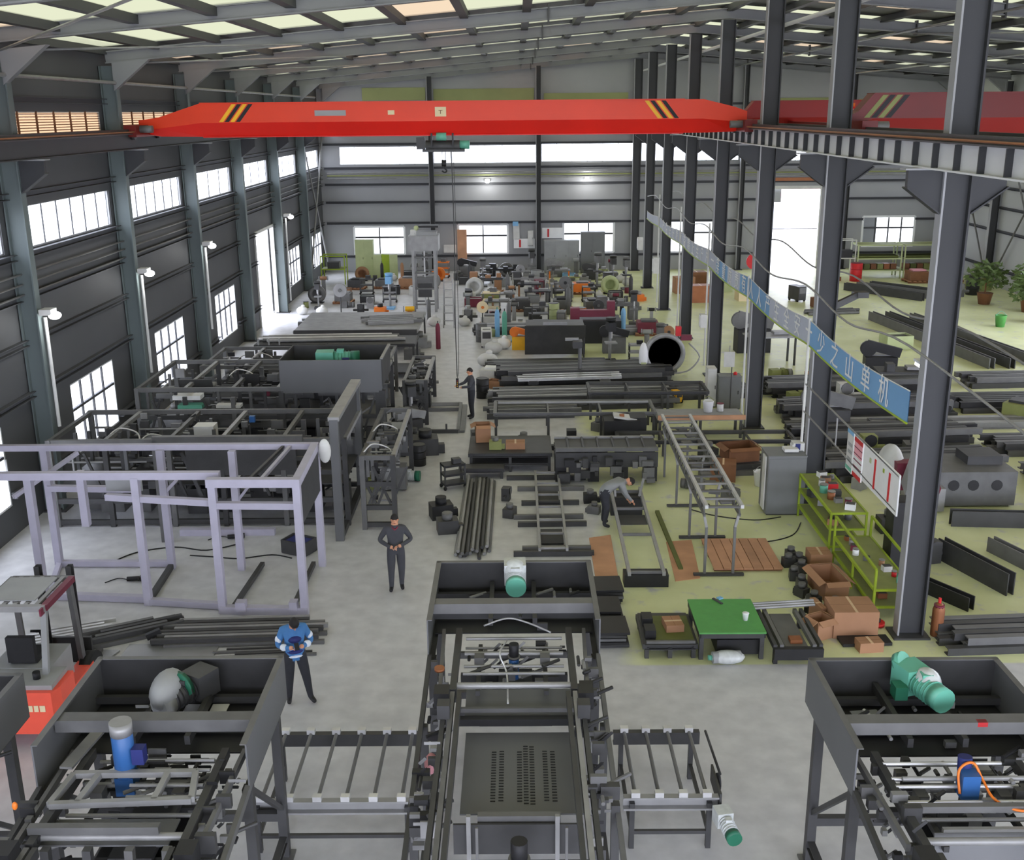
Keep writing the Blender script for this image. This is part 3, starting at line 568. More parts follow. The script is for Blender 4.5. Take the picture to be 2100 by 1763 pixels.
for x, y, r in ((.6, .2, .27), (-.6, .2, .27), (.58, 1.15, .34), (-.58, 1.15, .34)): w_ = fk.cyl('wheel', (x-.1, y, r), (x+.1, y, r), r, 'rubber', 18); fk.cyl('hub', (x+.1, y, r), (x+.115, y, r), r*.5, 'steel_light', 12, under=w_)
for x in (-.5, .5):
    fk.bar('guard_post', (x, -.35, 1.0), (x*.96, -.05, 2.15), .09, .09, 'plastic_grey'); fk.bar('guard_post', (x, 1.05, .55), (x*.96, .95, 2.15), .09, .09, 'steel_mid')
    fk.bar('guard_rail', (x, -.1, 2.15), (x, 1.05, 2.15), .1, .1, 'maroon' if x > 0 else 'steel_mid')
fk.box('guard_rear', (0, -.1, 2.15), (1.05, .1, .1), 'steel_light'); fk.box('guard_front', (0, 1.05, 2.15), (1.05, .1, .08), 'steel_mid')
for i in range(5): fk.bar('guard_bar', (-.36+.18*i, -.08, 2.18), (-.36+.18*i, 1.05, 2.18), .07, .03, 'steel_light')
fk.box('guard_sheet', (-.1, .5, 2.215), (.8, .9, .02), 'plastic_grey'); fk.box('warning_edge', (.5, .3, 2.13), (.03, 1.1, .12), 'maroon'); fk.box('tail_lamp', (-.45, -.17, 2.12), (.12, .05, .12), 'pink')
for x in (-.28, .28): fk.bar('mast_rail', (x, 1.5, .1), (x, 1.5, 2.2), .09, .14, 'steel_dark', 'C')
fk.box('fork_carriage', (0, 1.62, .5), (.9, .06, .5), 'steel_dark')
for x in (-.25, .25): fk.box('fork', (x, 2.0, .08), (.11, .8, .05), 'steel_dark')
fk.box('seat', (0, .2, 1.17), (.45, .42, .12), 'black'); fk.box('seat_back', (0, -.03, 1.38), (.45, .1, .45), 'black'); fk.cyl('steering_wheel', (0, .68, 1.32), (0, .70, 1.36), .16, 'black', 16); fk.bar('steering_column', (0, .9, .9), (0, .7, 1.32), .05, .05, 'black')
fk.cyl('extinguisher', (.42, -.5, 1.1), (.42, -.5, 1.22), .06, 'black', 10)
ORDS = ['first', 'second', 'third', 'fourth', 'fifth', 'sixth', 'seventh', 'eighth', 'ninth', 'tenth', 'eleventh', 'twelfth', 'thirteenth', 'fourteenth', 'fifteenth', 'sixteenth', 'seventeenth', 'eighteenth', 'nineteenth', 'twentieth']
# ================================================================ people
def person(label, loc, rz, J, mats, hair=None, cap=False, shoes='black', badge=None):
    """J: joints in metres, facing -y; one continuous skinned body, then hair, eyes and shoes as parts"""
    seg = [('pelvis', 'belly', .15, .145, 'top'), ('belly', 'chest', .145, .165, 'top'), ('chest', 'neck', .15, .062, 'top'), ('neck', 'head', .058, .085, 'skin')]
    for s in 'LR':
        seg += [('chest', 'sh'+s, .12, .075, 'top'), ('sh'+s, 'el'+s, .07, .052, 'top'), ('el'+s, 'wr'+s, .05, .036, 'top'), ('wr'+s, 'pa'+s, .034, .04, 'skin'),
                ('pelvis', 'hi'+s, .13, .105, 'leg'), ('hi'+s, 'kn'+s, .10, .072, 'leg'), ('kn'+s, 'an'+s, .068, .046, 'leg'), ('an'+s, 'to'+s, .046, .036, 'shoe')]
    names = []; 
    for a, b_, *_ in seg:
        for n in (a, b_):
            if n not in names: names.append(n)
    rad = {}
    for a, b_, ra, rb, m in seg: rad.setdefault(a, ra); rad[b_] = rb if b_ not in ('chest',) else .16
    rad['pelvis'] = .145
    me = bpy.data.meshes.new('person'); me.from_pydata([tuple(J[n]) for n in names], [(names.index(a), names.index(b_)) for a, b_, *_ in seg], [])
    o = bpy.data.objects.new('skin_tmp', me); COL.objects.link(o)
    o.modifiers.new('s', 'SKIN'); sm = o.modifiers.new('d', 'SUBSURF'); sm.levels = sm.render_levels = 2
    lay = me.skin_vertices[0] if len(me.skin_vertices) else None
    if lay is None: return None
    for i, n in enumerate(names):
        r = rad[n]; fl = .78 if n in ('chest', 'belly') else 1.0
        r *= 1.12; lay.data[i].radius = (r, r*fl); lay.data[i].use_root = (n == 'pelvis')
    dg = bpy.context.evaluated_depsgraph_get(); dg.update()
    bm_ = bpy.data.meshes.new_from_object(o.evaluated_get(dg)); bpy.data.objects.remove(o)
    vs = [Vector(v.co) for v in bm_.vertices]; fs = [tuple(p.vertices) for p in bm_.polygons]
    def dseg(p, a, b_):
        d = b_-a; t = max(0, min(1, (p-a).dot(d)/max(d.dot(d), 1e-9))); return (p-a-d*t).length
    JJ = {n: Vector(J[n]) for n in names}
    order = {'top': 0, 'leg': 1, 'skin': 2, 'shoe': 3}; mi = []
    for f in fs:
        c = sum((vs[i] for i in f), Vector())/len(f); best = min(seg, key=lambda q: dseg(c, JJ[q[0]], JJ[q[1]])/(q[2]+q[3]))
        up0 = (JJ['head']-JJ['neck']).normalized(); q0 = c-JJ['neck']
        mi.append(2 if q0.dot(up0) > .03 and (q0-up0*q0.dot(up0)).length < .105 else order[best[4]])
    # skull, nose, ears and fingers are welded into the same mesh
    def blob(c, d, k, R=None, U=10, V=7):
        b0 = len(vs); R = R or Matrix.Identity(3)
        for j in range(V+1):
            a = math.pi*j/V-math.pi/2
            for i in range(U): b_ = 2*math.pi*i/U; vs.append(Vector(c)+R @ Vector((d[0]*math.cos(a)*math.cos(b_), d[1]*math.cos(a)*math.sin(b_), d[2]*math.sin(a))))
        for j in range(V):
            for i in range(U): a = b0+j*U+i; b_ = b0+j*U+(i+1) % U; fs.append((a, b_, b_+U, a+U)); mi.append(k)
    up = (JJ['head']-JJ['neck']).normalized(); fw = Vector(J.get('look', (0, -1, 0))).normalized(); sd = up.cross(fw).normalized(); fw = sd.cross(up)
    R = Matrix((sd, -fw, up)).transposed(); H = JJ['head']+up*.045
    blob(H, (.078, .097, .118), 2, R, 12, 9); blob(H+fw*.10-up*.02, (.014, .022, .022), 2, R, 6, 4)
    for s in (-1, 1): blob(H+sd*.078*s-up*.012, (.012, .02, .03), 2, R, 6, 4)
    for s in 'LR':
        a, p = JJ['wr'+s], JJ['pa'+s]; d = (p-a).normalized(); sdv = d.cross(Vector((0, 0, 1)) if abs(d.z) < .9 else Vector((0, 1, 0))).normalized(); nv = sdv.cross(d)
        for i in range(4):
            q = p+sdv*(.026-.0175*i)+d*.02; L = (.068, .078, .074, .058)[i]
            e1 = q+d*L*.55; e2 = e1+(d*.6-nv*.8).normalized()*L*.5
            for u, v in ((q, e1), (e1, e2)):
                blob((u+v)/2, (.0085, .0085, (v-u).length*.62), 2, (v-u).normalized().to_track_quat('Z', 'Y').to_matrix(), 6, 4)
        th = p+sdv*.036-d*.01; blob(th+(sdv*.5+d*.8-nv*.3)*.03, (.0105, .0105, .036), 2, (sdv*.5+d*.8-nv*.3).normalized().to_track_quat('Z', 'Y').to_matrix(), 6, 4)
    m2 = bpy.data.meshes.new('person'); m2.from_pydata([tuple(v) for v in vs], [], fs)
    for k in ('top', 'leg', 'skin', 'shoe'): m2.materials.append(MT[mats[k]] if k in mats else MT[{'skin': 'skin', 'shoe': shoes}[k]])
    m2.polygons.foreach_set('material_index', mi); m2.polygons.foreach_set('use_smooth', [True]*len(fs)); m2.update()
    t = T('person', label, 'person', loc, rz, mesh=m2)
    # hair cap: upper and rear skull
    hv, hf = [], []
    U, V = 14, 8
    for j in range(V+1):
        a = math.pi/2-(math.pi*.56)*j/V
        for i in range(U):
            b_ = 2*math.pi*i/U; q = Vector((math.cos(a)*math.cos(b_), math.cos(a)*math.sin(b_), math.sin(a)))
            cut = max(q.z, .30) if q.y < -.25 else max(q.z, -.35)
            hv.append(H+R @ Vector((q.x*.086, q.y*.106, cut*.126)))
    for j in range(V):
        for i in range(U): a = j*U+i; b_ = j*U+(i+1) % U; hf.append((a, b_, b_+U, a+U))
    t.mesh('hair', hv, hf, 'hair', True)
    for s in (-1, 1): t.ball('eye', H+fw*.09+sd*.032*s+up*.012, (.02, .014, .012), 'black'); t.ball('eyebrow', H+fw*.092+sd*.032*s+up*.034, (.035, .012, .008), 'hair')
    t.ball('mouth', H+fw*.093-up*.055, (.04, .014, .01), 'maroon')
    return t
BASE = dict(pelvis=(0, 0, .96), belly=(0, -.01, 1.10), chest=(0, -.01, 1.30), neck=(0, -.02, 1.48), head=(0, -.035, 1.58),
    shL=(.19, 0, 1.40), elL=(.25, .03, 1.13), wrL=(.26, -.04, .88), paL=(.26, -.06, .80), shR=(-.19, 0, 1.40), elR=(-.25, .03, 1.13), wrR=(-.26, -.04, .88), paR=(-.26, -.06, .80),
    hiL=(.095, 0, .90), knL=(.11, -.02, .49), anL=(.12, .02, .09), toL=(.14, -.14, .045), hiR=(-.095, 0, .90), knR=(-.11, -.02, .49), anR=(-.12, .02, .09), toR=(-.14, -.14, .045))
def pose(**k): d = dict(BASE); d.update(k); return d
OV = dict(top='overall', leg='overall')
p1 = person('person in charcoal overalls standing in the aisle with both hands held at the waist', G(815, 1208), .12,
    pose(elL=(.34, -.02, 1.16), wrL=(.12, -.22, 1.10), paL=(.05, -.25, 1.09), elR=(-.34, -.02, 1.16), wrR=(-.12, -.22, 1.08), paR=(-.05, -.24, 1.06), anL=(.10, .05, .09), toL=(.12, -.11, .045), anR=(-.12, -.05, .09), toR=(-.14, -.21, .045), knR=(-.11, -.08, .49)), OV)
p1.tube('collar', [(-.07, -.06, 1.47), (0, -.12, 1.42), (.07, -.06, 1.47)], .018, 'maroon'); p1.box('belt_buckle', (0, -.155, 1.0), (.05, .02, .035), 'steel_bright')
p2 = person('person in a blue and white patterned jersey and black trousers looking down at both hands', G(612, 1438), .35,
    pose(neck=(0, -.07, 1.47), head=(0, -.15, 1.55), look=(0, -.75, -.65), elL=(.29, -.04, 1.15), wrL=(.12, -.25, 1.17), paL=(.05, -.29, 1.19), elR=(-.29, -.04, 1.15), wrR=(-.12, -.25, 1.17), paR=(-.05, -.29, 1.19),
         knL=(.16, -.05, .49), anL=(.21, -.06, .09), toL=(.27, -.21, .045), knR=(-.12, .0, .49), anR=(-.14, .05, .09), toR=(-.17, -.10, .045)), dict(top='jersey', leg='trousers'), shoes='steel_black')
p2.box('phone', (0, -.33, 1.22), (.075, .14, .012), 'black', rx=.5)
for s in (-1, 1): p2.ball('sleeve_patch', (s*.262, -.02, 1.25), (.12, .14, .15), 'jersey_white'); p2.ball('sleeve_patch', (s*.2, -.17, 1.165), (.13, .14, .12), 'jersey_white')
p2.ball('jersey_hem', (0, -.01, .93), (.36, .29, .09), 'jersey_white'); p2.ball('dark_print', (.0, -.06, 1.25), (.26, .26, .16), 'navy'); p2.ball('dark_print', (.0, -.03, 1.02), (.34, .28, .12), 'navy')
p3 = person('person in dark overalls seen from the side holding the crane pendant control in the aisle', G(968, 858), -1.35,
    pose(shR=(-.17, -.03, 1.40), elR=(-.18, -.20, 1.20), wrR=(-.12, -.40, 1.16), paR=(-.08, -.47, 1.15), elL=(.2, -.10, 1.15), wrL=(.12, -.32, 1.12), paL=(.08, -.39, 1.11)), dict(top='overall', leg='trousers'))
p4 = person('person in a grey shirt bending over the long trestle frame', G(1243, 1078), 1.75,
    pose(pelvis=(0, .08, .93), belly=(0, -.05, 1.05), chest=(0, -.27, 1.13), neck=(0, -.45, 1.12), head=(0, -.54, 1.12), look=(0, -.35, -1),
         shL=(.17, -.33, 1.13), elL=(.2, -.42, .86), wrL=(.12, -.55, .66), paL=(.1, -.60, .59), shR=(-.17, -.33, 1.13), elR=(-.22, -.42, .88), wrR=(-.12, -.58, .68), paR=(-.1, -.64, .61),
         hiL=(.1, .08, .88), hiR=(-.1, .08, .88), knL=(.13, .0, .48), knR=(-.13, .02, .48), anL=(.16, .05, .09), toL=(.18, -.1, .045), anR=(-.16, .1, .09), toR=(-.18, -.05, .045)), dict(top='shirt_grey', leg='trousers'))
# ================================================================ the middle of the floor
def tbl(name, label, cat, x0, x1, y0, y1, z, top='steel_dark', leg='steel_dark', n=2, plate=True, shelf=False, s=.08, group=None):
    """welded bench: rails, legs, cross members and, if it has one, a plate"""
    cx, cy = (x0+x1)/2, (y0+y1)/2; t = T(name, label, cat, (cx, cy, 0), group=group); a, c = (x1-x0)/2, (y1-y0)/2
    for y in (-c, c): t.bar('rail', (-a, y, z-s*.7), (a, y, z-s*.7), s, s*1.4, top, 'C', 0 if y > 0 else math.pi)
    for x in (-a, a): t.bar('end_rail', (x, -c, z-s*.7), (x, c, z-s*.7), s, s*1.3, top)
    if plate: t.box('plate', (0, 0, z+.006), (2*a, 2*c, .012), top)
    k = max(2, n)
    for i in range(k):
        x = -a+s/2+(2*a-s)*i/(k-1)
        for y in (-c+s/2, c-s/2): t.bar('leg', (x, y, 0), (x, y, z-s), s, s, leg)
        if not plate: t.bar('rung', (x, -c, z-s*.6), (x, c, z-s*.6), s*.7, s*.7, top)
    if shelf:
        for y in (-c, c): t.bar('lower_rail', (-a, y, .2), (a, y, .2), s*.7, s*.7, leg)
        t.box('shelf', (0, 0, .24), (2*a-.05, 2*c-.05, .015), leg)
    return t
def bundle(name, label, cat, group, a, c, n, w_, s, m, rows=1, prof='box', z=0.0, side='near'):
    """n loose lengths of stock side by side, each a thing of its own; label holds {} for the count"""
    a, c = Vector(a), Vector(c); d = (c-a).normalized(); sd = Vector((-d.y, d.x, 0))
    for r in range(rows):
        for i in range(n-r):
            off = (i-(n-r-1)/2)*w_; mm = m if isinstance(m, str) else m[(i+r) % len(m)]
            p = a+sd*off+d*rnd.uniform(-.25, .25); q = c+sd*off+d*rnd.uniform(-.3, .3); p.z = q.z = z+s/2+r*s
            lb = label.format(ORDS[i]+('' if rows == 1 else (' bottom', ' top')[r] if rows == 2 else (' bottom', ' middle', ' upper', ' topmost')[r if rows > 3 or r < 2 else 3]))
            o = T(name, lb, cat, group=group, mesh=prof_mesh(prof, mm)); o.o.matrix_world = frame_mat(p, q, s, s)
def stock(name, label, cat, a, c, w_, h, m, prof='box', roll=0.0):
    o = T(name, label, cat, mesh=prof_mesh(prof, m)); o.o.matrix_world = frame_mat(a, c, w_, h, roll); return o
# steel stock lying by the lilac frame
bundle('aluminium_profile', '{} bright profile behind the forklift, counted from the camera', 'metal bar', 'bright profiles behind the forklift', (-9.6, 18.75, 0), (-8.15, 19.35, 0), 6, .13, .07, 'steel_bright')
bundle('square_tube', '{} square tube beside the bright profiles, counted from the camera', 'metal bar', 'dark square tubes on the floor', (-8.25, 18.75, 0), (-6.95, 19.45, 0), 5, .14, .09, ('steel_mid', 'steel_dark'), 2)
bundle('flat_channel', '{} flat channel before the lilac frame, counted from the camera', 'metal bar', 'flat channels before the lilac frame', (-6.9, 19.0, 0), (-4.0, 19.15, 0), 9, .12, .08, ('steel_mid', 'steel_dark', 'steel_light'), 2)
bundle('flat_bar', '{} thin bar by the person in the jersey, counted from the camera', 'metal bar', 'thin bars by the jersey', (-5.6, 18.25, 0), (-4.05, 18.35, 0), 4, .1, .05, ('steel_mid', 'steel_dark'))
T('steel_sheet', 'pale steel sheet on the floor behind the lower-left machine', 'sheet', mesh=boxes_mesh('steel_sheet', [(-7.5, -5.75, 17.9, 18.65, 0, .03)], 'sheet_metal'))
T('steel_sheet', 'pale steel sheet with a cut corner on the floor beside the forklift', 'sheet', (-8.2, 18.1, 0)).mesh('sheet', [(-.7, -.3, 0), (.45, -.3, 0), (.6, .3, 0), (-.6, .35, 0), (-.7, -.3, .04), (.45, -.3, .04), (.6, .3, .04), (-.6, .35, .04)], [(0, 3, 2, 1), (4, 5, 6, 7), (0, 1, 5, 4), (1, 2, 6, 5), (2, 3, 7, 6), (3, 0, 4, 7)], 'sheet_metal')
stock('steel_offcut', 'short dark offcut standing on the flat channels', 'metal bar', (-7.2, 18.75, .12), (-6.95, 18.85, .2), .1, .12, 'steel_black')
for nm, lb, px in (('clamp_tool', 'black clamp on the floor inside the lilac frame', (275, 1192)), ('grinder', 'angle grinder with a cable on the floor inside the lilac frame, near its right-hand posts', (480, 1105))):
    p = G(*px); t = T(nm, lb, 'tool', p); t.cyl('body', (-.15, 0, .06), (.15, .05, .06), .05, 'black', 10); t.box('head', (.18, .05, .06), (.12, .1, .1), 'steel_black'); t.bar('handle', (.1, 0, .06), (.16, -.16, .1), .03, .03, 'rubber'); t.tube('cord', [(-.15, 0, .05), (-.4, .12, .02), (-.6, -.1, .02)], .012, 'black')
for lb, pts in (('dark hose curving over the floor inside the lilac frame', [(-9.3, 22.6, .015), (-8.9, 23.2, .015), (-8.1, 23.5, .015), (-7.3, 23.3, .015), (-6.6, 23.7, .015)]), ('dark hose snaking towards the wall behind the lilac frame', [(-7.6, 23.0, .015), (-7.0, 22.9, .015), (-6.4, 22.8, .015), (-5.7, 23.0, .015), (-5.2, 22.8, .015)])):
    T('air_hose', lb, 'hose', mesh=tube_mesh('air_hose', pts, .015, 'black'))
# tubes, ladder, trestle, tall lattice conveyor
bundle('steel_tube', '{} round tube of the bundle along the aisle, counted away from the aisle', 'tube', 'tubes bundled beside the aisle', (-1.05, 22.9, 0), (-1.02, 28.0, 0), 8, .11, .085, ('steel_mid', 'steel_light', 'steel_dark'), 2, 'cyl10')
T_ = tbl('tube_cradle', 'low dark cradle at the far end of the tube bundle', 'stand', -1.6, -.4, 28.3, 28.7, .3, n=2)
def ladder(name, label, cat, x0, x1, y0, y1, z, nr, m, s=.06, legs=False, loc=None):
    t = T(name, label, cat)
    for x in (x0, x1): t.bar('rail', (x, y0, z), (x, y1, z), s, s*1.3, m)
    for i in range(nr): y = y0+.1+(y1-y0-.2)*i/(nr-1); t.bar('rung', (x0, y, z), (x1, y, z), s*.8, s*.8, m)
    if legs:
        for x in (x0, x1):
            for y in (y0+.15, y1-.15): t.bar('leg', (x, y, 0), (x, y, z), s, s, 'steel_dark')
    return t
lf = ladder('ladder_frame', 'pale ladder-shaped steel frame laid across short bars', 'frame', .5, 1.13, 22.8, 28.4, .18, 7, 'steel_light')
for i, (y, x0, x1) in enumerate(((22.85, -.1, 1.75), (23.15, .1, 1.7), (24.7, .0, 1.7), (25.2, -.1, 1.65), (26.2, .1, 1.6), (27.3, .0, 1.8), (28.2, -.3, 1.9))):
    stock('cross_bar', '%s bar under the ladder-shaped frame, counted from its near end' % ('first', 'second', 'third', 'fourth', 'fifth', 'sixth', 'seventh')[i], 'metal bar', (x0, y, .06), (x1, y+.02, .06), .1, .12, 'steel_mid' if i % 2 else 'steel_dark', 'C')
for i, y in enumerate((23.9, 26.6)):
    stock('steel_plate', ('dark plate lying between the rails near the front of the ladder-shaped frame', 'dark plate lying between the rails at the back of the ladder-shaped frame')[i], 'plate', (.55, y, .05), (1.08, y, .05), .9, .04, 'steel_black')
tr = T('trestle_frame', 'long light steel frame on trestles where the worker bends', 'frame')
for x in (2.38, 3.12): tr.bar('rail', (x, 21.1, .32), (x, 25.9, .55), .07, .09, 'steel_light')
for y, z in ((21.2, .32), (23.1, .42), (24.6, .49), (25.7, .54)): tr.bar('rung', (2.38, y, z), (3.12, y, z), .05, .06, 'steel_mid')
tr.box('trestle', (2.75, 21.3, .14), (.95, .35, .28), 'steel_black'); tr.box('trestle', (2.75, 25.6, .24), (.8, .4, .48), 'steel_black'); tr.box('mid_plate', (2.75, 24.2, .35), (.7, .6, .02), 'steel_dark')
for x in (2.45, 3.05): tr.bar('fixture', (x, 25.3, .55), (x+(.12 if x > 2.7 else -.02), 25.5, .95), .05, .05, 'steel_light')
tc_ = T('lattice_conveyor', 'tall light steel lattice conveyor on slim bent legs standing over plywood sheets', 'conveyor')
for x in (4.02, 4.78):
    tc_.bar('top_chord', (x, 21.4, 1.72), (x, 28.6, 1.72), .07, .08, 'steel_bright'); tc_.bar('bottom_chord', (x, 21.6, 1.45), (x, 28.4, 1.45), .045, .06, 'steel_mid')
    for i in range(12): y = 21.6+.56*i; tc_.bar('web_bar', (x, y, 1.45), (x, y+.28, 1.7), .03, .03, 'steel_mid'); tc_.bar('web_bar', (x, y+.28, 1.7), (x, y+.56, 1.45), .03, .03, 'steel_mid')
    for y, in ((21.7,), (23.85,), (26.0,), (28.3,)):
        tc_.bar('leg', (x+(.07 if x < 4.4 else -.07), y, .02), (x+(.07 if x < 4.4 else -.07), y, 1.15), .055, .055, 'steel_mid'); tc_.bar('leg_knee', (x+(.07 if x < 4.4 else -.07), y, 1.15), (x, y, 1.45), .055, .055, 'steel_light')
for i in range(15): y = 21.45+.5*i; tc_.bar('cross_bar', (4.02, y, 1.70), (4.78, y, 1.70), .035, .04, 'steel_light' if i % 2 else 'steel_mid')
for i in range(14): y = 21.7+.5*i; tc_.cyl('roller', (4.05, y, 1.62), (4.75, y, 1.62), .03, 'steel_mid', 8)
for i in range(10): y = 21.9+.62*i; tc_.box('link_plate', (4.4+rnd.uniform(-.2, .2), y, 1.66), (.25, .2, .05), 'steel_mid', rz=rnd.uniform(-.6, .6))
for y in (21.7, 23.85, 26.0): tc_.bar('foot_bar', (3.85, y, .04), (4.95, y, .04), .09, .05, 'steel_dark')
# plywood and card on the floor
def sheet(name, label, cat, pts, z0, z1, m):
    n = len(pts); vs = [(p[0], p[1], z0) for p in pts]+[(p[0], p[1], z1) for p in pts]
    return T(name, label, cat, mesh=raw(name, vs, [(i, (i+1) % n, n+(i+1) % n, n+i) for i in range(n)]+[tuple(range(n-1, -1, -1)), tuple(range(n, 2*n))], m))
def gp(*px): return [G(*p) for p in px]
sheet('plywood_sheet', 'brown plywood sheet on the floor at the near end of the trestle frame', 'sheet', gp((1222, 1192), (1268, 1186), (1252, 1098), (1208, 1104)), .0, .02, 'plywood')
sheet('plywood_sheet', 'narrow brown board on the floor between the trestle frame and the lattice conveyor', 'sheet', gp((1385, 1192), (1436, 1186), (1418, 1108), (1366, 1112)), .0, .02, 'plywood')
pk = T('wooden_deck', 'square wooden deck of planks under the lattice conveyor', 'pallet', (5.1, 22.75, 0))
for i in range(7): pk.box('plank', (-.66+.22*i, 0, .075), (.205, 1.75, .03), 'plywood')
for y in (-.75, 0, .75): pk.box('bearer', (0, y, .03), (1.5, .1, .06), 'brown')
stock('floor_stripe_beam', 'dark flat beam lying along the floor between trestle and lattice conveyor', 'metal bar', (3.62, 22.0, .03), (3.55, 25.6, .03), .1, .06, 'olive_dark')
# ---- work in a row before the aisle crossing: table with green sheet, tray, rail frame, boxes
gt = T('work_table', 'low table covered by a bright green sheet, with a paper cup on it', 'table', (3.95, 18.6, 0))
gt.box('cover', (0, 0, .565), (1.24, 1.42, .03), 'grass_green'); 
for s in (-1, 1):
    gt.bar('rail', (s*.58, -.68, .5), (s*.58, .68, .5), .07, .1, 'steel_black')
    for y in (-.62, .62): gt.bar('leg', (s*.56, y, 0), (s*.56, y, .47), .08, .08, 'steel_dark')
gt.bar('rail', (-.58, -.66, .5), (.58, -.66, .5), .07, .1, 'steel_dark'); gt.bar('rail', (-.58, .66, .5), (.58, .66, .5), .07, .1, 'steel_dark'); gt.box('lower_box', (.15, -.2, .2), (.8, .7, .3), 'steel_black')
cu = T('paper_cup', 'white paper cup standing on the green sheet', 'cup', (4.28, 18.4, .58)); cu.mesh('cup', [], [], 'white') if False else None
cu.add('body', lathe('body', [(.045, 0), (.06, .14), (.062, .145), (.05, .142), (.04, .01)], 'white')); cu.add('rim', lathe('rim', [(.06, .138), (.066, .142), (.06, .15)], 'white'))
tl = T('spanner', 'small tool lying at the far edge of the green sheet', 'tool', (3.9, 19.2, .58)); tl.box('handle', (0, 0, .012), (.05, .28, .02), 'steel_dark', rz=.5); tl.box('head', (.07, .13, .014), (.1, .09, .024), 'sky_blue', rz=.5)
wr_ = T('wrapped_motor', 'motor wrapped in clear plastic on the floor under the green table edge', 'motor', (3.85, 17.78, 0)); wr_.cyl('body', (-.28, 0, .13), (.25, .05, .13), .11, 'plastic_grey', 12); wr_.ball('wrapping', (0, .02, .13), (.66, .3, .26), 'wrap'); wr_.cyl('shaft_cap', (-.36, 0, .13), (-.28, 0, .13), .05, 'teal', 10)
tb = tbl('parts_tray', 'low dark tray table holding an open cardboard box beside the green sheet', 'table', 2.35, 3.3, 18.0, 19.25, .3, top='steel_dark', plate=True, n=3)
tb.box('green_liner', (.1, .0, .315), (.72, 1.0, .012), 'olive_dark'); tb.bar('front_rail', (-.45, -.66, .36), (.45, -.66, .36), .05, .05, 'steel_mid')
for y in (-.3, .2): tb.box('part_stack', (-.35, y, .4), (.2, .3, .16), 'steel_black')
def carton(label, c, d, rz=0.0, open_=False, group=None, cat='box', tape=True, m='cardboard', name='cardboard_box'):
    t = T(name, label, cat, c, rz, group=group); x, y, z = d[0]/2, d[1]/2, d[2]
    if open_:
        for s in (-1, 1): t.box('side', (s*x, 0, z/2), (.012, d[1], z), m); t.box('end', (0, s*y, z/2), (d[0], .012, z), m); t.box('flap', (s*(x+.08), 0, z-.02), (.16, d[1], .01), m, ry=s*.5); t.box('flap', (0, s*(y+.07), z-.02), (d[0], .14, .01), m, rx=-s*.5)
        t.box('bottom', (0, 0, .01), (d[0], d[1], .02), m)
    else:
        t.box('carton', (0, 0, z/2), d, m)
        if tape: t.box('tape', (0, 0, z+.002), (.05 if d[0] > d[1] else d[0]*.98, d[1]*.98 if d[0] > d[1] else .05, .004), 'tape')
        t.box('seam', (0, 0, z+.0005), (d[0]*.99, .006, .003) if d[0] > d[1] else (.006, d[1]*.99, .003), 'brown')
    return t
carton('small cardboard box lying on the tray table beside the green sheet', (2.95, 18.62, .325), (.34, .42, .14), .1)
rfm = T('rail_jig', 'dark frame of twin rails with rods across its far end, beside the green sheet', 'frame', (5.13, 18.5, 0), .0)
for x in (-.42, -.3, .3, .42): rfm.bar('rail', (x, -.75, .35), (x, .75, .35), .07, .1, 'steel_dark' if abs(x) > .4 else 'steel_mid')
for x in (-.4, .4):
    for y in (-.7, .7): rfm.bar('leg', (x, y, 0), (x, y, .32), .08, .08, 'steel_black')
rfm.box('middle_tray', (0, 0, .3), (.42, 1.4, .02), 'steel_mid'); rfm.box('end_box', (0, -.78, .24), (.9, .12, .22), 'steel_black'); rfm.box('rusty_part', (.02, -.45, .34), (.22, .2, .08), 'copper')
for k in range(3): rfm.cyl('rod', (-.65, .62+.06*k, .46+.02*k), (.7, .78+.06*k, .46+.02*k), .03, 'steel_light', 8)
carton('large cardboard box beside the foot of the nearest middle column', (6.5, 19.1, 0), (.86, .72, .55), .0)
carton('small flat cardboard box on the floor in front of the large one', (6.62, 18.3, 0), (.46, .28, .2), .1)
carton('crumpled open cardboard box leaning beside the large one', (5.83, 18.85, 0), (.38, .34, .4), .45, True)
carton('flattened brown carton standing behind the crumpled box', (5.95, 19.45, 0), (.12, .5, .42), .2)
carton('long open cardboard box beside the green shelf rack, full of parts', (6.55, 20.85, 0), (.5, .95, .42), .12, True)
carton('cardboard box on the floor under the near end of the green shelf rack', (6.75, 22.3, 0), (.48, .45, .32), .0)
stock('steel_plate', 'dark plate leaning under the large cardboard box', 'plate', (6.15, 18.55, .04), (7.1, 18.6, .04), .35, .06, 'steel_black')
for i, (x, y) in enumerate(((6.2, 22.6), (6.05, 22.2), (6.25, 21.85), (6.0, 21.5), (6.05, 21.05), (5.95, 20.65), (6.1, 20.25), (6.0, 19.85), (6.45, 19.95), (6.3, 22.25))):
    t = T('machine_part', '%s casting of the floor heap beside the green racks, counted from the back' % ORDS[i], 'metal part', (x, y, 0), rnd.uniform(0, 3), group='castings beside the green rack'); t.box('block', (0, 0, .1), (.26, .2, .2), 'steel_dark'); t.cyl('boss', (0, 0, .2), (0, 0, .3), .08, 'steel_mid', 10); t.box('lug', (.14, 0, .06), (.12, .1, .12), 'steel_light' if i % 3 == 0 else 'steel_black')
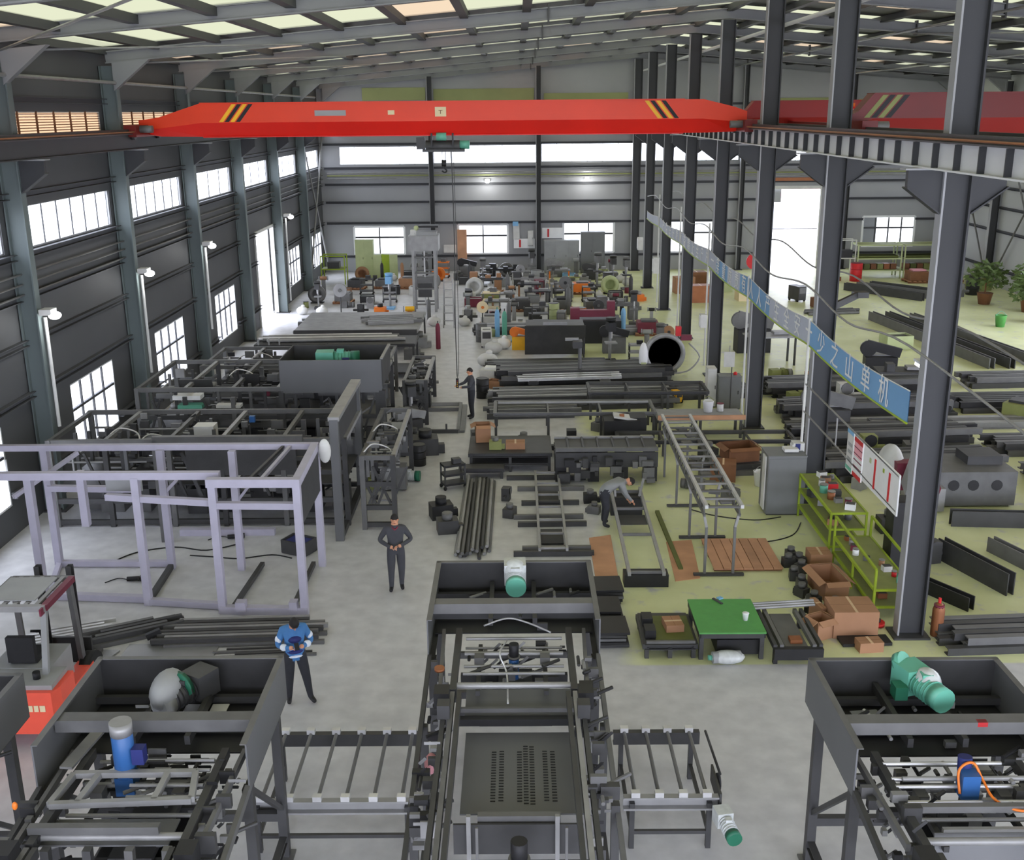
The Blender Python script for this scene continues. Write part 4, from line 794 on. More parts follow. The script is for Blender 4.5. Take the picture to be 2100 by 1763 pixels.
# ---- green shelf rack by the column
def rack(name, label, cat, x0, x1, y0, y1, zs, m, s=.045, shelf='olive', nx=2):
    t = T(name, label, cat)
    for x in (x0, x1):
        for i in range(nx): y = y0+(y1-y0)*i/(nx-1); t.bar('upright', (x, y, 0), (x, y, zs[-1]+.02), s, s, m)
    for z in zs:
        t.box('shelf', ((x0+x1)/2, (y0+y1)/2, z), (x1-x0, y1-y0, .02), shelf)
        for x in (x0, x1): t.bar('shelf_rail', (x, y0, z-.01), (x, y1, z-.01), s, s*1.3, m)
        for y in (y0, y1): t.bar('shelf_rail', (x0, y, z-.01), (x1, y, z-.01), s, s, m)
    return t
rk1 = rack('shelf_rack', 'yellow-green shelf rack crowded with parts beside the welding cabinet', 'rack', 7.05, 7.85, 22.6, 25.3, (.3, .72, 1.1), 'lime')
rk2 = rack('shelf_rack', 'lower yellow-green rack with sloping trays between the first rack and the nearest middle column', 'rack', 7.1, 7.9, 19.6, 22.4, (.25, .62), 'lime', nx=3)
for x in (7.1, 7.9): rk2.bar('guard_rail', (x, 19.6, .62), (x, 19.6, 1.05), .045, .045, 'lime'); rk2.bar('guard_rail', (x, 22.4, .62), (x, 22.4, 1.1), .045, .045, 'lime'); rk2.bar('guard_rail', (x, 19.6, 1.05), (x, 22.4, 1.1), .045, .045, 'lime')
cols = ['offwhite', 'white', 'copper', 'red', 'steel_mid', 'steel_light', 'teal', 'cardboard', 'maroon', 'steel_dark']
def cw(m): return {'offwhite': 'off-white', 'white': 'white', 'copper': 'rusty', 'red': 'red', 'steel_mid': 'grey', 'steel_light': 'pale grey', 'teal': 'turquoise', 'cardboard': 'cardboard', 'maroon': 'dark red', 'steel_dark': 'dark', 'steel_black': 'black', 'blue': 'blue', 'yellow': 'yellow', 'orange': 'orange', 'green': 'green', 'olive': 'olive', 'sky_blue': 'light blue', 'pink': 'pink', 'lime': 'yellow-green', 'plastic_grey': 'grey', 'cream': 'cream', 'brown': 'brown', 'pale_green': 'pale green', 'steel_bright': 'bright', 'navy': 'navy'}[m]
def shelf_items(x0, x1, y0, y1, z, n, where, shelf_name):
    for i in range(n):
        m = cols[(i*7+int(z*10)) % len(cols)]; y = y0+(y1-y0)*(i+.5)/n; x = rnd.uniform(x0+.12, x1-.12); s = rnd.uniform(.1, .2)
        t = T('parts_tin' if i % 2 else 'parts_carton', '%s container, %s from the near end of the %s of the %s' % (cw(m), ORDS[i], shelf_name, where), 'container', (x, y, z+.012), rnd.uniform(-.4, .4))
        if i % 2: t.cyl('body', (0, 0, 0), (0, 0, s), s*.5, m, 12); t.cyl('lid', (0, 0, s), (0, 0, s+.02), s*.53, 'steel_light', 12)
        else: t.box('body', (0, 0, s*.4), (s*1.3, s, s*.8), m); t.box('contents', (0, 0, s*.8), (s*1.1, s*.8, .03), 'steel_dark')
shelf_items(7.05, 7.85, 22.7, 25.2, 1.1, 11, 'crowded rack', 'top shelf'); shelf_items(7.05, 7.85, 22.7, 25.2, .72, 8, 'crowded rack', 'middle shelf'); shelf_items(7.1, 7.9, 19.8, 22.3, .62, 9, 'lower rack', 'upper tray'); shelf_items(7.1, 7.9, 19.8, 22.3, .25, 6, 'lower rack', 'bottom tray')
rw = T('red_flywheel', 'red hand wheel on the floor beside the foot of the nearest column', 'wheel', (7.1, 19.25, 0)); rw.cyl('rim', (0, 0, .02), (0, 0, .1), .13, 'red', 16); rw.cyl('hub', (0, 0, .1), (0, 0, .16), .05, 'steel_dark', 10)
oc = T('gas_cylinder', 'rust-coloured gas cylinder standing behind the foot of the nearest column', 'gas cylinder', (8.1, 18.85, 0)); oc.add('body', lathe('body', [(.11, 0), (.115, .03), (.115, .55), (.09, .64), (.04, .69)], 'copper')); oc.cyl('valve', (0, 0, .69), (0, 0, .79), .03, 'red', 8); oc.cyl('collar', (0, 0, .6), (0, 0, .66), .1, 'maroon', 10)
# ---- grey welding cabinet and its neighbours
def cabinet(name, label, c, d, m, doors=1, rz=0.0, dark=None, cat='cabinet', group=None):
    t = T(name, label, cat, c, rz, group=group); x, y, z = d
    t.box('body', (0, 0, z/2+.03), (x, y, z), m); t.box('plinth', (0, 0, .03), (x*.95, y*.95, .06), 'steel_black'); t.box('top', (0, 0, z+.045), (x*1.02, y*1.02, .03), dark or m)
    for i in range(doors):
        w_ = x/doors; cx = -x/2+w_*(i+.5); dr = t.box('door', (cx, -y/2-.008, z/2+.05), (w_-.03, .016, z-.12), m); t.box('handle', (cx+w_*.36, -y/2-.03, z*.55), (.02, .03, .12), 'steel_black', under=dr)
    return t
wc = cabinet('power_cabinet', 'tall light grey power cabinet with a broad pale strip, beside the green rack', (6.72, 25.75, 0), (.95, .8, 1.5), 'cab_grey'); wc.box('side_strip', (-.5, -.1, .8), (.03, .3, 1.4), 'offwhite'); wc.box('top_part', (.15, 0, 1.62), (.35, .3, .08), 'offwhite'); wc.box('blue_cap', (.35, .1, 1.66), (.12, .12, .16), 'navy')
T('power_cable', 'thin black cable running over the floor from the power cabinet to the lattice conveyor', 'cable', mesh=tube_mesh('power_cable', [(6.6, 25.2, .012), (5.9, 25.0, .012), (5.0, 25.3, .012), (4.4, 25.8, .012)], .014, 'black'))
T('power_cable', 'black cable crossing the green floor in front of the power cabinet', 'cable', mesh=tube_mesh('power_cable', [(7.0, 24.8, .012), (6.6, 24.0, .012), (5.9, 23.6, .012), (5.3, 23.7, .012)], .014, 'black'))

for i, (x, y, z) in enumerate(((1.55, 19.6, 0), (1.55, 18.75, 0), (1.65, 20.6, 0))):
    t = T('plate_stack', ('stack of dark plates hidden partly by the middle machine, middle one of three', 'stack of dark plates next to the tray table, nearest of three', 'stack of dark plates below the plywood sheet, furthest of three')[i], 'stack', (x+.2, y, z)); [t.box('plate', (rnd.uniform(-.04, .04), rnd.uniform(-.05, .05), .04+.07*k), (.62, .72, .05), ('steel_dark', 'steel_black', 'plate_grey')[k % 3], rz=rnd.uniform(-.05, .05)) for k in range(5)]
# ================================================================ half-built machine lines on the left of the aisle
def line_machine(label, x0, x1, y0, y1, zt, seed, bays=5, fit=70, hoses=3, portal=True, deck=True):
    r = random.Random(seed); t = T('machine_line', label, 'machine', (x0, y0, 0)); L, Wd = x1-x0, y1-y0
    for i in range(bays+1):
        x = L*i/bays+r.uniform(-.15, .15) if 0 < i < bays else L*i/bays
        for y in (0, Wd): t.bar('post', (x, y, 0), (x, y, zt*(1 if i in (0, bays) else r.uniform(.75, 1))), .12, .12, 'steel_dark' if i % 2 else 'steel_mid')
        t.bar('cross_rail', (x, 0, zt-.06), (x, Wd, zt-.06), .1, .1, 'steel_light' if i % 2 else 'steel_mid')
    for y in (0, Wd):
        for z in (zt-.05, zt*.62, zt*.3, .12): t.bar('long_rail', (0, y, z), (L, y, z), .09, .12, 'steel_mid' if z > zt*.7 else 'steel_dark')
    for k in range(4): y = Wd*(k+.7)/4.6; z = zt*r.uniform(.55, .9); t.bar('inner_rail', (r.uniform(0, L*.3), y, z), (L*r.uniform(.7, 1), y, z), .08, .1, r.choice(('steel_dark', 'steel_mid')))
    for k in range(7): y = Wd*r.uniform(.1, .9); z = zt*r.uniform(.5, .95); x = L*r.uniform(0, .6); t.cyl('guide_rod', (x, y, z), (min(x+r.uniform(1, 3), L), y, z), .025, 'steel_light', 8)
    for k in range(6): x = L*r.uniform(.2, .8); y = Wd*r.uniform(.1, .8); z = zt*r.uniform(.4, .95); t.box('cover_panel', (x, y, z), (min(r.uniform(.5, 1.3), L*.4), .03, r.uniform(.2, .5)), r.choice(('steel_dark', 'steel_mid', 'steel_dark', 'steel_light')), rx=r.uniform(-.6, .3))
    for k in range(bays*2): x = L*(k+.5)/(bays*2); t.box('drive_box', (x+r.uniform(-.15, .15), Wd*r.uniform(.3, .7), .1+zt*.14), (r.uniform(.3, .6), r.uniform(.3, .7), zt*r.uniform(.2, .34)), r.choice(('steel_black', 'steel_dark', 'steel_mid')))
    for k in range(bays): x = L*(k+.5)/bays; t.box('rear_screen', (x, Wd-.08, zt*.5), (L/bays*.8, .03, zt*r.uniform(.3, .55)), r.choice(('steel_dark', 'steel_black', 'plate_grey')))
    if deck:
        for k in range(bays): t.box('deck_plate', (L*(k+.5)/bays, Wd*.5, zt*.45), (L/bays*.9, Wd*.85, .03), 'steel_black' if k % 2 else 'steel_dark')
    for k in range(5): x = (L-.3)*r.uniform(.05, .95); y = Wd*r.uniform(.1, .9); t.cyl('drive_motor', (x, y, zt*.7), (x+.3, y, zt*.7), .1, r.choice(('steel_mid', 'steel_light', 'steel_dark')), 12)
    for k in range(hoses): x = max(L-.9, 0)*r.uniform(.1, .9); y = Wd*r.uniform(.0, .6); z = zt*r.uniform(.8, 1.02); t.tube('air_hose', [(x, y, z), (x+.2, y+.3, z+.12), (x+.6, y+.4, z-.05), (x+.7, y+.1, z-.35)], .02, 'steel_bright')
    for k in range(26):
        x = L*r.uniform(.02, .97); y = Wd*r.uniform(0, .9); h_ = zt*r.uniform(.25, .5); m_ = r.choice(('steel_mid', 'steel_dark', 'plate_grey')); q_ = r.uniform(.2, .6)
        if k % 3: t.bar('sub_post', (x, y, zt-h_-.05), (x, y, zt-.05), .08, .08, m_)
        else: t.bar('sub_beam', (x, y, zt-h_*.5), (min(x+q_*2.2, L), y, zt-h_*.5), .08, .14, m_)
    for k in range(6): x = L*r.uniform(0, .95); t.bar('brace', (x, 0, zt*.35), (x+r.choice((-.4, .4)), 0, zt*.85), .06, .06, 'steel_dark')
    for k in range(fit):
        c = (r.uniform(.1, L-.35), r.uniform(.05, Wd), r.uniform(zt*.2, zt)); a = r.uniform(.08, .34); m = r.choice(('steel_dark', 'steel_black', 'steel_mid', 'steel_mid', 'steel_light')); q = r.random()
        if q < .5: t.box('bracket_plate', c, (a, r.uniform(.03, .12), a*r.uniform(.4, 1.1)), m)
        elif q < .8: t.cyl('cylinder', c, (c[0]+a*1.5, c[1], c[2]), .03, m, 8)
        else: t.bar('angle_bracket', c, (c[0]+a, c[1]+a*.5, c[2]+a*.6), .05, .05, m, 'L')
    return t
l1 = line_machine('half-built dark machine line right behind the lilac frame, cream gearbox at mid-length', -11.4, -4.2, 24.9, 27.6, 2.25, 3, fit=170, hoses=2)
l1.bar('portal_post', (7.15, -1.0, 0), (7.15, -1.0, 3.0), .2, .16, 'plate_grey'); l1.bar('portal_post', (7.15, 2.6, 0), (7.15, 2.6, 3.0), .18, .16, 'plate_grey'); l1.bar('portal_beam', (7.15, -1.05, 3.02), (7.15, 2.65, 3.02), .26, .1, 'steel_light'); l1.box('portal_plate', (7.15, .8, 2.6), (.03, 3.4, .7), 'steel_dark'); l1.bar('portal_sill', (7.15, -1.0, .08), (7.15, 2.6, .08), .16, .14, 'steel_dark')
l1.bar('front_rail', (2.9, -1.0, 2.55), (6.4, -1.0, 2.55), .14, .16, 'steel_mid'); l1.bar('front_post', (2.95, -1.0, 0), (2.95, -1.0, 2.55), .14, .14, 'steel_mid'); l1.box('front_plate', (4.9, -.9, 2.1), (2.6, .04, .7), 'steel_dark')
l1.box('turquoise_plate', (4.6, -.85, 1.9), (.34, .05, .28), 'teal', label='turquoise painted plate'); l1.box('gear_case', (3.5, 1.2, 2.1), (.5, .4, .35), 'offwhite', label='cream gear case'); l1.box('blue_valve', (4.6, 1.6, 2.3), (.14, .12, .16), 'blue')
for x in (.4, 2.0): l1.bar('guard_hoop', (x-1.2, -.6, 1.5), (x-1.2, -.6, 1.95), .04, .04, 'steel_light')
l2 = line_machine('second half-built dark machine line, with the boxed hood and turquoise motor at its aisle end', -10.9, -4.0, 29.8, 33.4, 2.3, 11, fit=170, hoses=2)
l2.box('hood_front', (5.6, -.05, 2.62), (2.9, .04, .95), 'plate_grey'); l2.box('hood_back', (5.6, 2.0, 2.75), (2.9, .04, .7), 'steel_dark'); l2.box('hood_side', (7.05, 1.0, 2.7), (.04, 2.05, .8), 'steel_dark'); l2.box('hood_side', (4.15, 1.0, 2.7), (.04, 2.05, .8), 'steel_dark'); l2.bar('hood_edge', (7.05, 0, 3.11), (7.05, 2.0, 3.11), .08, .04, 'steel_light')
l2.box('hood_deck', (5.6, 1.0, 2.35), (2.8, 1.9, .03), 'steel_black'); l2.bar('hood_post', (7.05, 0, 0), (7.05, 0, 2.2), .18, .18, 'steel_dark'); l2.bar('hood_post', (4.15, 0, 0), (4.15, 0, 2.2), .14, .14, 'steel_dark')
geared_motor(l2, (5.3, .9, 2.9), (1, .08, 0), 1.0, .22, 'teal', 'green'); l2.box('navy_tag', (5.95, .6, 2.9), (.2, .1, .22), 'navy')
l2.box('white_crate', (1.4, .2, 2.0), (.8, .4, .12), 'white'); l2.box('turquoise_tray', (1.5, .1, 1.75), (.7, .35, .1), 'teal'); l2.box('white_tray', (2.6, .1, 1.75), (.7, .3, .08), 'offwhite'); l2.box('red_box', (3.5, 1.0, 1.9), (.16, .12, .2), 'maroon')
l3 = line_machine('third dark machine line under the wall windows, hung with white rods', -10.6, -4.4, 35.2, 38.2, 1.7, 21, bays=4, fit=90)
l4 = tbl('pipe_rack', 'long rack with pale tubes and a cardboard box on it, before the wall door', 'rack', -10.0, -3.9, 40.2, 41.8, 1.35, top='steel_dark', n=5, shelf=True)
for i in range(3): l4.cyl('stop_post', (-2.9+.4*i, -.8, 1.35), (-2.9+.4*i, -.8, 1.6), .03, 'steel_light', 8)
bundle('steel_tube', '{} pale tube on the rack before the wall door, counted from the camera', 'tube', 'tubes on the rack before the door', (-9.8, 41.0, 0), (-4.6, 41.2, 0), 6, .18, .13, ('steel_light', 'steel_mid', 'steel_bright'), 1, 'cyl10', 1.37)
l5 = tbl('assembly_table', 'broad low table with a dark front edge, strewn with pink parts, near the wall door', 'table', -9.4, -4.2, 44.6, 49.0, 1.0, top='steel_light', n=4); l5.box('front_apron', (0, -2.23, .85), (5.2, .06, .4), 'steel_dark')
bundle('steel_bar', '{} steel bar on the broad table near the wall door, counted from the camera', 'metal bar', 'bars on the broad table', (-6.6, 46.6, 0), (-4.4, 47.0, 0), 9, .2, .12, ('steel_light', 'steel_mid'), 1, 'box', 1.02)
def small(kind, label, c, s, m, rz=0.0, m2='steel_dark'):
    """small workshop things: every kind has its own parts"""
    t = T(kind, label, {'gas_bottle': 'gas cylinder', 'paint_tin': 'tin', 'bench_grinder': 'grinder', 'sack': 'sack', 'oil_drum': 'drum', 'gear_motor': 'motor', 'drill_press': 'drill press', 'lathe': 'lathe', 'welding_set': 'welder', 'tool_trolley': 'trolley', 'crate': 'crate', 'pallet_load': 'pallet', 'casting': 'metal part', 'fan': 'fan', 'bucket': 'bucket', 'bench_vice': 'bench', 'valve_block': 'metal part', 'steel_coil': 'coil', 'saw': 'saw'}[kind], c, rz)
    if kind == 'gas_bottle': t.add('body', lathe('body', [(.11*s, 0), (.115*s, .03), (.115*s, 1.05*s), (.08*s, 1.2*s), (.03*s, 1.26*s)], m, 12)); t.cyl('valve', (0, 0, 1.26*s), (0, 0, 1.36*s), .025*s, m2, 8)
    elif kind == 'paint_tin': t.cyl('body', (0, 0, 0), (0, 0, .3*s), .13*s, m, 12); t.cyl('lid', (0, 0, .3*s), (0, 0, .32*s), .14*s, m2, 12)
    elif kind == 'bucket': t.add('body', lathe('body', [(.12*s, 0), (.16*s, .32*s), (.17*s, .34*s), (.14*s, .33*s), (.1*s, .03)], m, 12)); t.tube('handle', [(-.16*s, 0, .33*s), (0, .03, .45*s), (.16*s, 0, .33*s)], .01, m2)
    elif kind == 'oil_drum': t.cyl('body', (0, 0, 0), (0, 0, .88*s), .29*s, m, 16); [t.cyl('hoop', (0, 0, z*s), (0, 0, z*s+.03), .3*s, m, 16) for z in (.28, .58)]; t.cyl('lid', (0, 0, .88*s), (0, 0, .9*s), .27*s, m2, 16)
    elif kind == 'sack': t.ball('sack', (0, 0, .2*s), (.6*s, .45*s, .42*s), m); t.ball('neck', (.05*s, 0, .42*s), (.2*s, .18*s, .16*s), m)
    elif kind == 'gear_motor': geared_motor(t, (0, 0, .14*s), (1, .1, 0), .5*s, .12*s, m, m2)
    elif kind == 'fan': t.cyl('stand', (0, 0, 0), (0, 0, 1.0*s), .03, 'steel_dark', 8); t.box('foot', (0, 0, .03), (.5*s, .4*s, .06), 'steel_dark'); t.cyl('guard', (0, -.08, 1.1*s), (0, .08, 1.1*s), .3*s, m, 18); t.cyl('hub', (0, -.12, 1.1*s), (0, -.08, 1.1*s), .08*s, m2, 10)
    elif kind == 'drill_press': t.box('base', (0, 0, .05), (.5*s, .6*s, .1), m); t.cyl('pillar', (0, .15*s, .1), (0, .15*s, 1.5*s), .06*s, 'steel_light', 10); t.box('head', (0, -.02, 1.45*s), (.3*s, .65*s, .35*s), m); t.box('table', (0, -.05, .8*s), (.45*s, .4*s, .05), m2); t.cyl('spindle', (0, -.2*s, 1.0*s), (0, -.2*s, 1.3*s), .03, 'steel_bright', 8); t.cyl('pulley_cover', (0, 0, 1.62*s), (0, 0, 1.78*s), .2*s, m, 12)
    elif kind == 'lathe':
        for x in (-.8, .8): t.box('pedestal', (x*s, 0, .35*s), (.45*s, .5*s, .7*s), m)
        t.box('bed', (0, 0, .78*s), (2.2*s, .4*s, .16*s), m2); t.box('headstock', (-.8*s, 0, 1.02*s), (.5*s, .45*s, .38*s), m); t.cyl('chuck', (-.55*s, 0, 1.0*s), (-.42*s, 0, 1.0*s), .14*s, 'steel_bright', 14); t.box('carriage', (.15*s, -.05*s, .92*s), (.35*s, .5*s, .16*s), m); t.box('tailstock', (.85*s, 0, .98*s), (.3*s, .25*s, .28*s), m)
    elif kind == 'welding_set': t.box('case', (0, 0, .38*s), (.4*s, .75*s, .6*s), m); [t.cyl('wheel', (x*s, y*s, .08), (x*s+.04, y*s, .08), .08, 'rubber', 12) for x in (-.2, .17) for y in (-.28, .28)]; t.bar('handle', (-.15*s, -.42*s, .75*s), (.15*s, -.42*s, .75*s), .03, .03, m2); t.box('panel', (0, -.38*s, .5*s), (.32*s, .02, .25*s), m2)
    elif kind == 'tool_trolley': [t.box('tray', (0, 0, z*s), (.8*s, .5*s, .06), m) for z in (.2, .55, .9)]; [t.bar('post', (x*s, y*s, .1), (x*s, y*s, .95*s), .04, .04, m2) for x in (-.38, .38) for y in (-.22, .22)]; [t.ball('caster', (x*s, y*s, .06), (.1, .1, .12), 'rubber') for x in (-.38, .38) for y in (-.22, .22)]; t.box('tool_box', (.1, 0, 1.02*s), (.3*s, .25*s, .18*s), m2)
    elif kind == 'crate': [t.box('side', (x*.4*s, 0, .22*s), (.03, .6*s, .4*s), m) for x in (-1, 1)]; [t.box('end', (0, y*.29*s, .22*s), (.8*s, .03, .4*s), m) for y in (-1, 1)]; t.box('bottom', (0, 0, .03), (.8*s, .6*s, .04), m); t.box('contents', (0, 0, .3*s), (.7*s, .5*s, .14*s), m2)
    elif kind == 'pallet_load': [t.box('slat', (x*s, 0, .12), (.13*s, 1.0*s, .025), 'plywood') for x in (-.45, -.22, 0, .22, .45)]; [t.box('runner', (0, y*s, .055), (1.05*s, .1, .1), 'brown') for y in (-.42, 0, .42)]; t.box('load', (0, 0, .14+.2*s), (.85*s, .8*s, .4*s), m); t.box('load_top', (.05, .05, .16+.42*s), (.6*s, .5*s, .08), m2)
    elif kind == 'casting': t.box('block', (0, 0, .17*s), (.5*s, .38*s, .34*s), m); t.cyl('boss', (0, 0, .3*s), (0, 0, .5*s), .13*s, m2, 10); t.box('lug', (.28*s, 0, .1*s), (.2*s, .16*s, .18*s), m)
    elif kind == 'valve_block': t.box('block', (0, 0, .25*s), (.35*s, .3*s, .5*s), m); t.cyl('wheel', (0, -.2*s, .4*s), (0, -.17*s, .4*s), .15*s, m2, 12); t.cyl('pipe', (-.4*s, 0, .2*s), (.4*s, 0, .2*s), .06*s, m, 8)
    elif kind == 'bench_grinder': t.box('pedestal', (0, 0, .4*s), (.2*s, .2*s, .8*s), m2); [t.cyl('wheel', (x*s, 0, .9*s), (x*s+.05, 0, .9*s), .12*s, 'steel_light', 14) for x in (-.25, .2)]; t.cyl('motor', (-.18*s, 0, .9*s), (.18*s, 0, .9*s), .1*s, m, 12)
    elif kind == 'bench_vice': t.box('bench_top', (0, 0, .82*s), (1.4*s, .7*s, .06), m2); [t.bar('leg', (x*s, y*s, 0), (x*s, y*s, .8*s), .07, .07, m) for x in (-.62, .62) for y in (-.28, .28)]; t.box('vice', (-.4*s, -.2*s, .95*s), (.2*s, .3*s, .2*s), 'steel_dark'); t.box('work', (.3*s, 0, .9*s), (.5*s, .3*s, .1), 'steel_light')
    elif kind == 'steel_coil': t.add('coil', lathe('coil', [(.28*s, 0), (.5*s, 0), (.5*s, .22*s), (.28*s, .22*s), (.28*s, 0)], m, 20), Matrix.Translation((0, 0, .5*s)) @ Matrix.Rotation(math.pi/2, 4, 'X')); t.box('cradle', (0, -.1*s, .03), (.7*s, .45*s, .06), m2)
    elif kind == 'saw': t.box('base', (0, 0, .35*s), (1.0*s, .5*s, .7*s), m); t.box('bow', (.1, 0, .95*s), (1.1*s, .15*s, .3*s), m2, ry=.25); t.cyl('blade_wheel', (-.4*s, -.1, .95*s), (-.4*s, .1, .95*s), .25*s, m2, 16); t.box('table', (0, .3*s, .72*s), (.9*s, .5*s, .04), 'steel_light')
    return t
# aisle edge of the left-hand lines
AE = [('crate', (812, 700), 1.2, 'steel_mid', 'orange', 'grey crate heaped with orange and yellow parts at the aisle end of the pipe rack'), ('casting', (846, 735), 1.3, 'steel_mid', 'steel_light', 'grey casting pile between the hood and the aisle'), ('casting', (860, 712), 1.4, 'steel_light', 'steel_mid', 'pale casting just behind the casting pile by the aisle'),
      ('crate', (861, 792), .8, 'red', 'maroon', 'red crate on the floor at the aisle edge beside the hooded machine'), ('valve_block', (-3.3, 38.7, 0), 1.0, 'steel_mid', 'steel_bright', 'grey valve block with a bright wheel beside the red crate'), ('casting', (-2.75, 30.7, 0), 1.5, 'steel_dark', 'steel_black', 'dark casting on the floor nearest the aisle beside the first machine line'),
      ('gear_motor', (822, 985), 1.1, 'wrap', 'green', 'wrapped motor with a turquoise cap on the floor where the aisle widens'), ('bench_grinder', (-3.5, 29.5, 0), .9, 'steel_dark', 'steel_mid', 'dark grinder stand at the foot of the first portal'), ('casting', (770, 1000), .9, 'olive', 'steel_dark', 'olive casting beside the wrapped motor in the aisle'),
      ('sack', (890, 668), 1.1, 'offwhite', 'white', 'pale sack at the very end of the pipe rack by the aisle'), ('gas_bottle', (899, 715), .9, 'maroon', 'steel_dark', 'dark red gas bottle at the aisle end of the pipe rack'), ('gas_bottle', (880, 660), .9, 'steel_mid', 'steel_dark', 'grey gas bottle beside the pale sack'),
      ('crate', (-5.1, 23.2, 0), .8, 'steel_dark', 'navy', 'dark crate with navy contents behind the lilac frame right-hand end'), ('saw', (-3.4, 32.5, 0), .8, 'steel_dark', 'steel_light', 'dark band saw at the aisle edge opposite the square floor frame'), ('casting', (-3.2, 31.7, 0), 1.0, 'steel_mid', 'steel_dark', 'grey casting on the floor before the band saw'), ('valve_block', (-3.45, 30.5, 0), .9, 'steel_dark', 'steel_light', 'dark valve block with a pale wheel between two portals'),
      ('bench_grinder', (842, 680), 1.2, 'yellow', 'orange', 'yellow and orange grinder at the aisle end of the third line'), ('oil_drum', (-2.85, 29.6, 0), .7, 'steel_black', 'steel_dark', 'black drum at the aisle edge past the first portal'), ('drill_press', (-3.4, 33.3, 0), .9, 'steel_dark', 'steel_mid', 'dark drill press at the aisle edge behind the band saw')]
for k, p, s, m, m2, lb in AE: small(k, lb, G(*p) if len(p) == 2 else p, s, m, rnd.uniform(-.5, .5), m2)
dh = line_machine('narrow stack of dark drive gear standing between the machine lines and the aisle', -3.75, -3.0, 24.6, 28.9, 1.9, 33, bays=1, fit=60, hoses=2, deck=False)
dh2 = line_machine('dark chain-drive stand at the aisle edge beside the hooded machine', -3.65, -2.95, 33.8, 37.4, 1.5, 35, bays=1, fit=60, hoses=1, deck=False)
af = T('floor_frame', 'flat square steel frame lying in the aisle before the person with the pendant', 'frame', (-2.6, 34.5, 0))
for a, c, m in (((-.72, -1.7, .06), (.72, -1.7, .06), 'steel_dark'), ((-.7, 1.6, .06), (.65, 1.65, .06), 'steel_light'), ((-.72, -1.7, .06), (-.7, 1.6, .06), 'steel_light'), ((.72, -1.7, .06), (.65, 1.65, .06), 'steel_mid'), ((-.7, .9, .06), (.65, .95, .06), 'steel_mid')): af.bar('rail', a, c, .1, .12, m)
af.bar('side_plate', (.85, -1.7, .05), (.8, 1.5, .05), .16, .06, 'steel_mid')
for x in (-.45, .35): af.bar('stub', (x, -1.7, .1), (x, -1.7, .3), .06, .06, 'steel_dark')
# ================================================================ right of the aisle: beds, frames, stock piles
mbd = T('machine_bed', 'long dark machine bed with a pale top edge behind the bending worker', 'machine bed', (1.1, 27.9, 0))
mbd.box('bed_top', (1.35, .6, .92), (2.8, 1.1, .05), 'steel_dark'); mbd.bar('top_edge', (-.05, 1.15, .96), (2.75, 1.15, .96), .12, .06, 'steel_light'); mbd.bar('top_edge', (-.05, .05, .95), (2.75, .05, .95), .1, .1, 'steel_mid'); mbd.box('front_apron', (1.35, .02, .66), (2.8, .04, .42), 'steel_dark')
for x in (.1, 1.0, 1.8, 2.6): mbd.box('pedestal', (x, .55, .34), (.3, .9, .68), 'steel_black')
for k in range(26): mbd.box('drive_part', (rnd.uniform(.1, 2.6), -.12+rnd.uniform(-.1, .1), rnd.uniform(.15, .7)), (rnd.uniform(.08, .35), .16, rnd.uniform(.08, .3)), rnd.choice(('steel_dark', 'steel_black', 'steel_mid')))
for k in range(6): mbd.cyl('roller', (.3+.42*k, .1, .97), (.3+.42*k, 1.1, .97), .035, 'steel_dark', 8)
tbl('work_bench', 'low dark bench with two cardboard cartons on it beside the aisle', 'bench', -1.35, .95, 28.9, 30.6, .55, n=3, shelf=True)
carton('upright cardboard carton at the aisle end of the low dark bench', (-1.0, 30.1, .57), (.42, .42, .5), .1, True); carton('flat cardboard carton lying in the middle of the low dark bench', (-.05, 29.4, .57), (.55, .4, .18))
small('casting', 'greenish casting lying in front of the upright carton', (-.62, 29.3, .57), .7, 'olive', 0, 'steel_mid'); small('tool_trolley', 'dark trolley heaped with black parts at the aisle corner of the low bench', (-1.75, 27.6, 0), .75, 'steel_black', .4, 'steel_dark')
small('casting', 'black casting lying in the aisle near the charcoal overalls', G(905, 1060), 1.1, 'steel_black', .3, 'black'); small('casting', 'dark plate fixture on the floor in front of the black aisle casting', G(918, 1090), 1.0, 'steel_dark', .2, 'steel_mid')
tf1 = tbl('table_frame', 'open steel table frame with pale top rails beyond the machine bed', 'frame', -.7, 4.3, 32.1, 33.6, .85, top='steel_mid', n=4, plate=False); tf1.bar('top_rail', (-2.4, .3, .9), (2.4, .3, .9), .06, .06, 'steel_light'); tf1.box('foot', (-.1, -.7, .14), (.3, .3, .28), 'steel_black')
tf2 = tbl('table_frame', 'second open table frame behind the first, higher at the column end', 'frame', 2.4, 6.3, 34.2, 35.6, .95, top='steel_dark', n=4, plate=False)
tbl('plank_table', 'dark table carrying a brown plank edge beside the control cabinets', 'table', 4.4, 7.0, 32.0, 32.9, .7, top='steel_light', n=3).bar('plank', (-1.35, -.6, .72), (1.35, -.6, .72), .06, .14, 'plywood')
long_ = tbl('long_frame', 'very long dark beam frame crossing in front of the lattice conveyor end', 'frame', 3.0, 8.2, 30.2, 31.2, .5, n=5, plate=False)
blk = T('machine_block', 'black machine head with a pale lid beside the long beam frame', 'machine', (3.2, 31.6, 0))
blk.box('body', (0, 0, .4), (1.1, .7, .8), 'black'); blk.box('body_top', (.5, .1, .6), (.5, .6, .5), 'steel_black'); blk.box('lid', (.1, 0, .84), (.7, .5, .06), 'offwhite', ry=.15); blk.box('copper_block', (0, -.1, .9), (.14, .12, .1), 'copper')
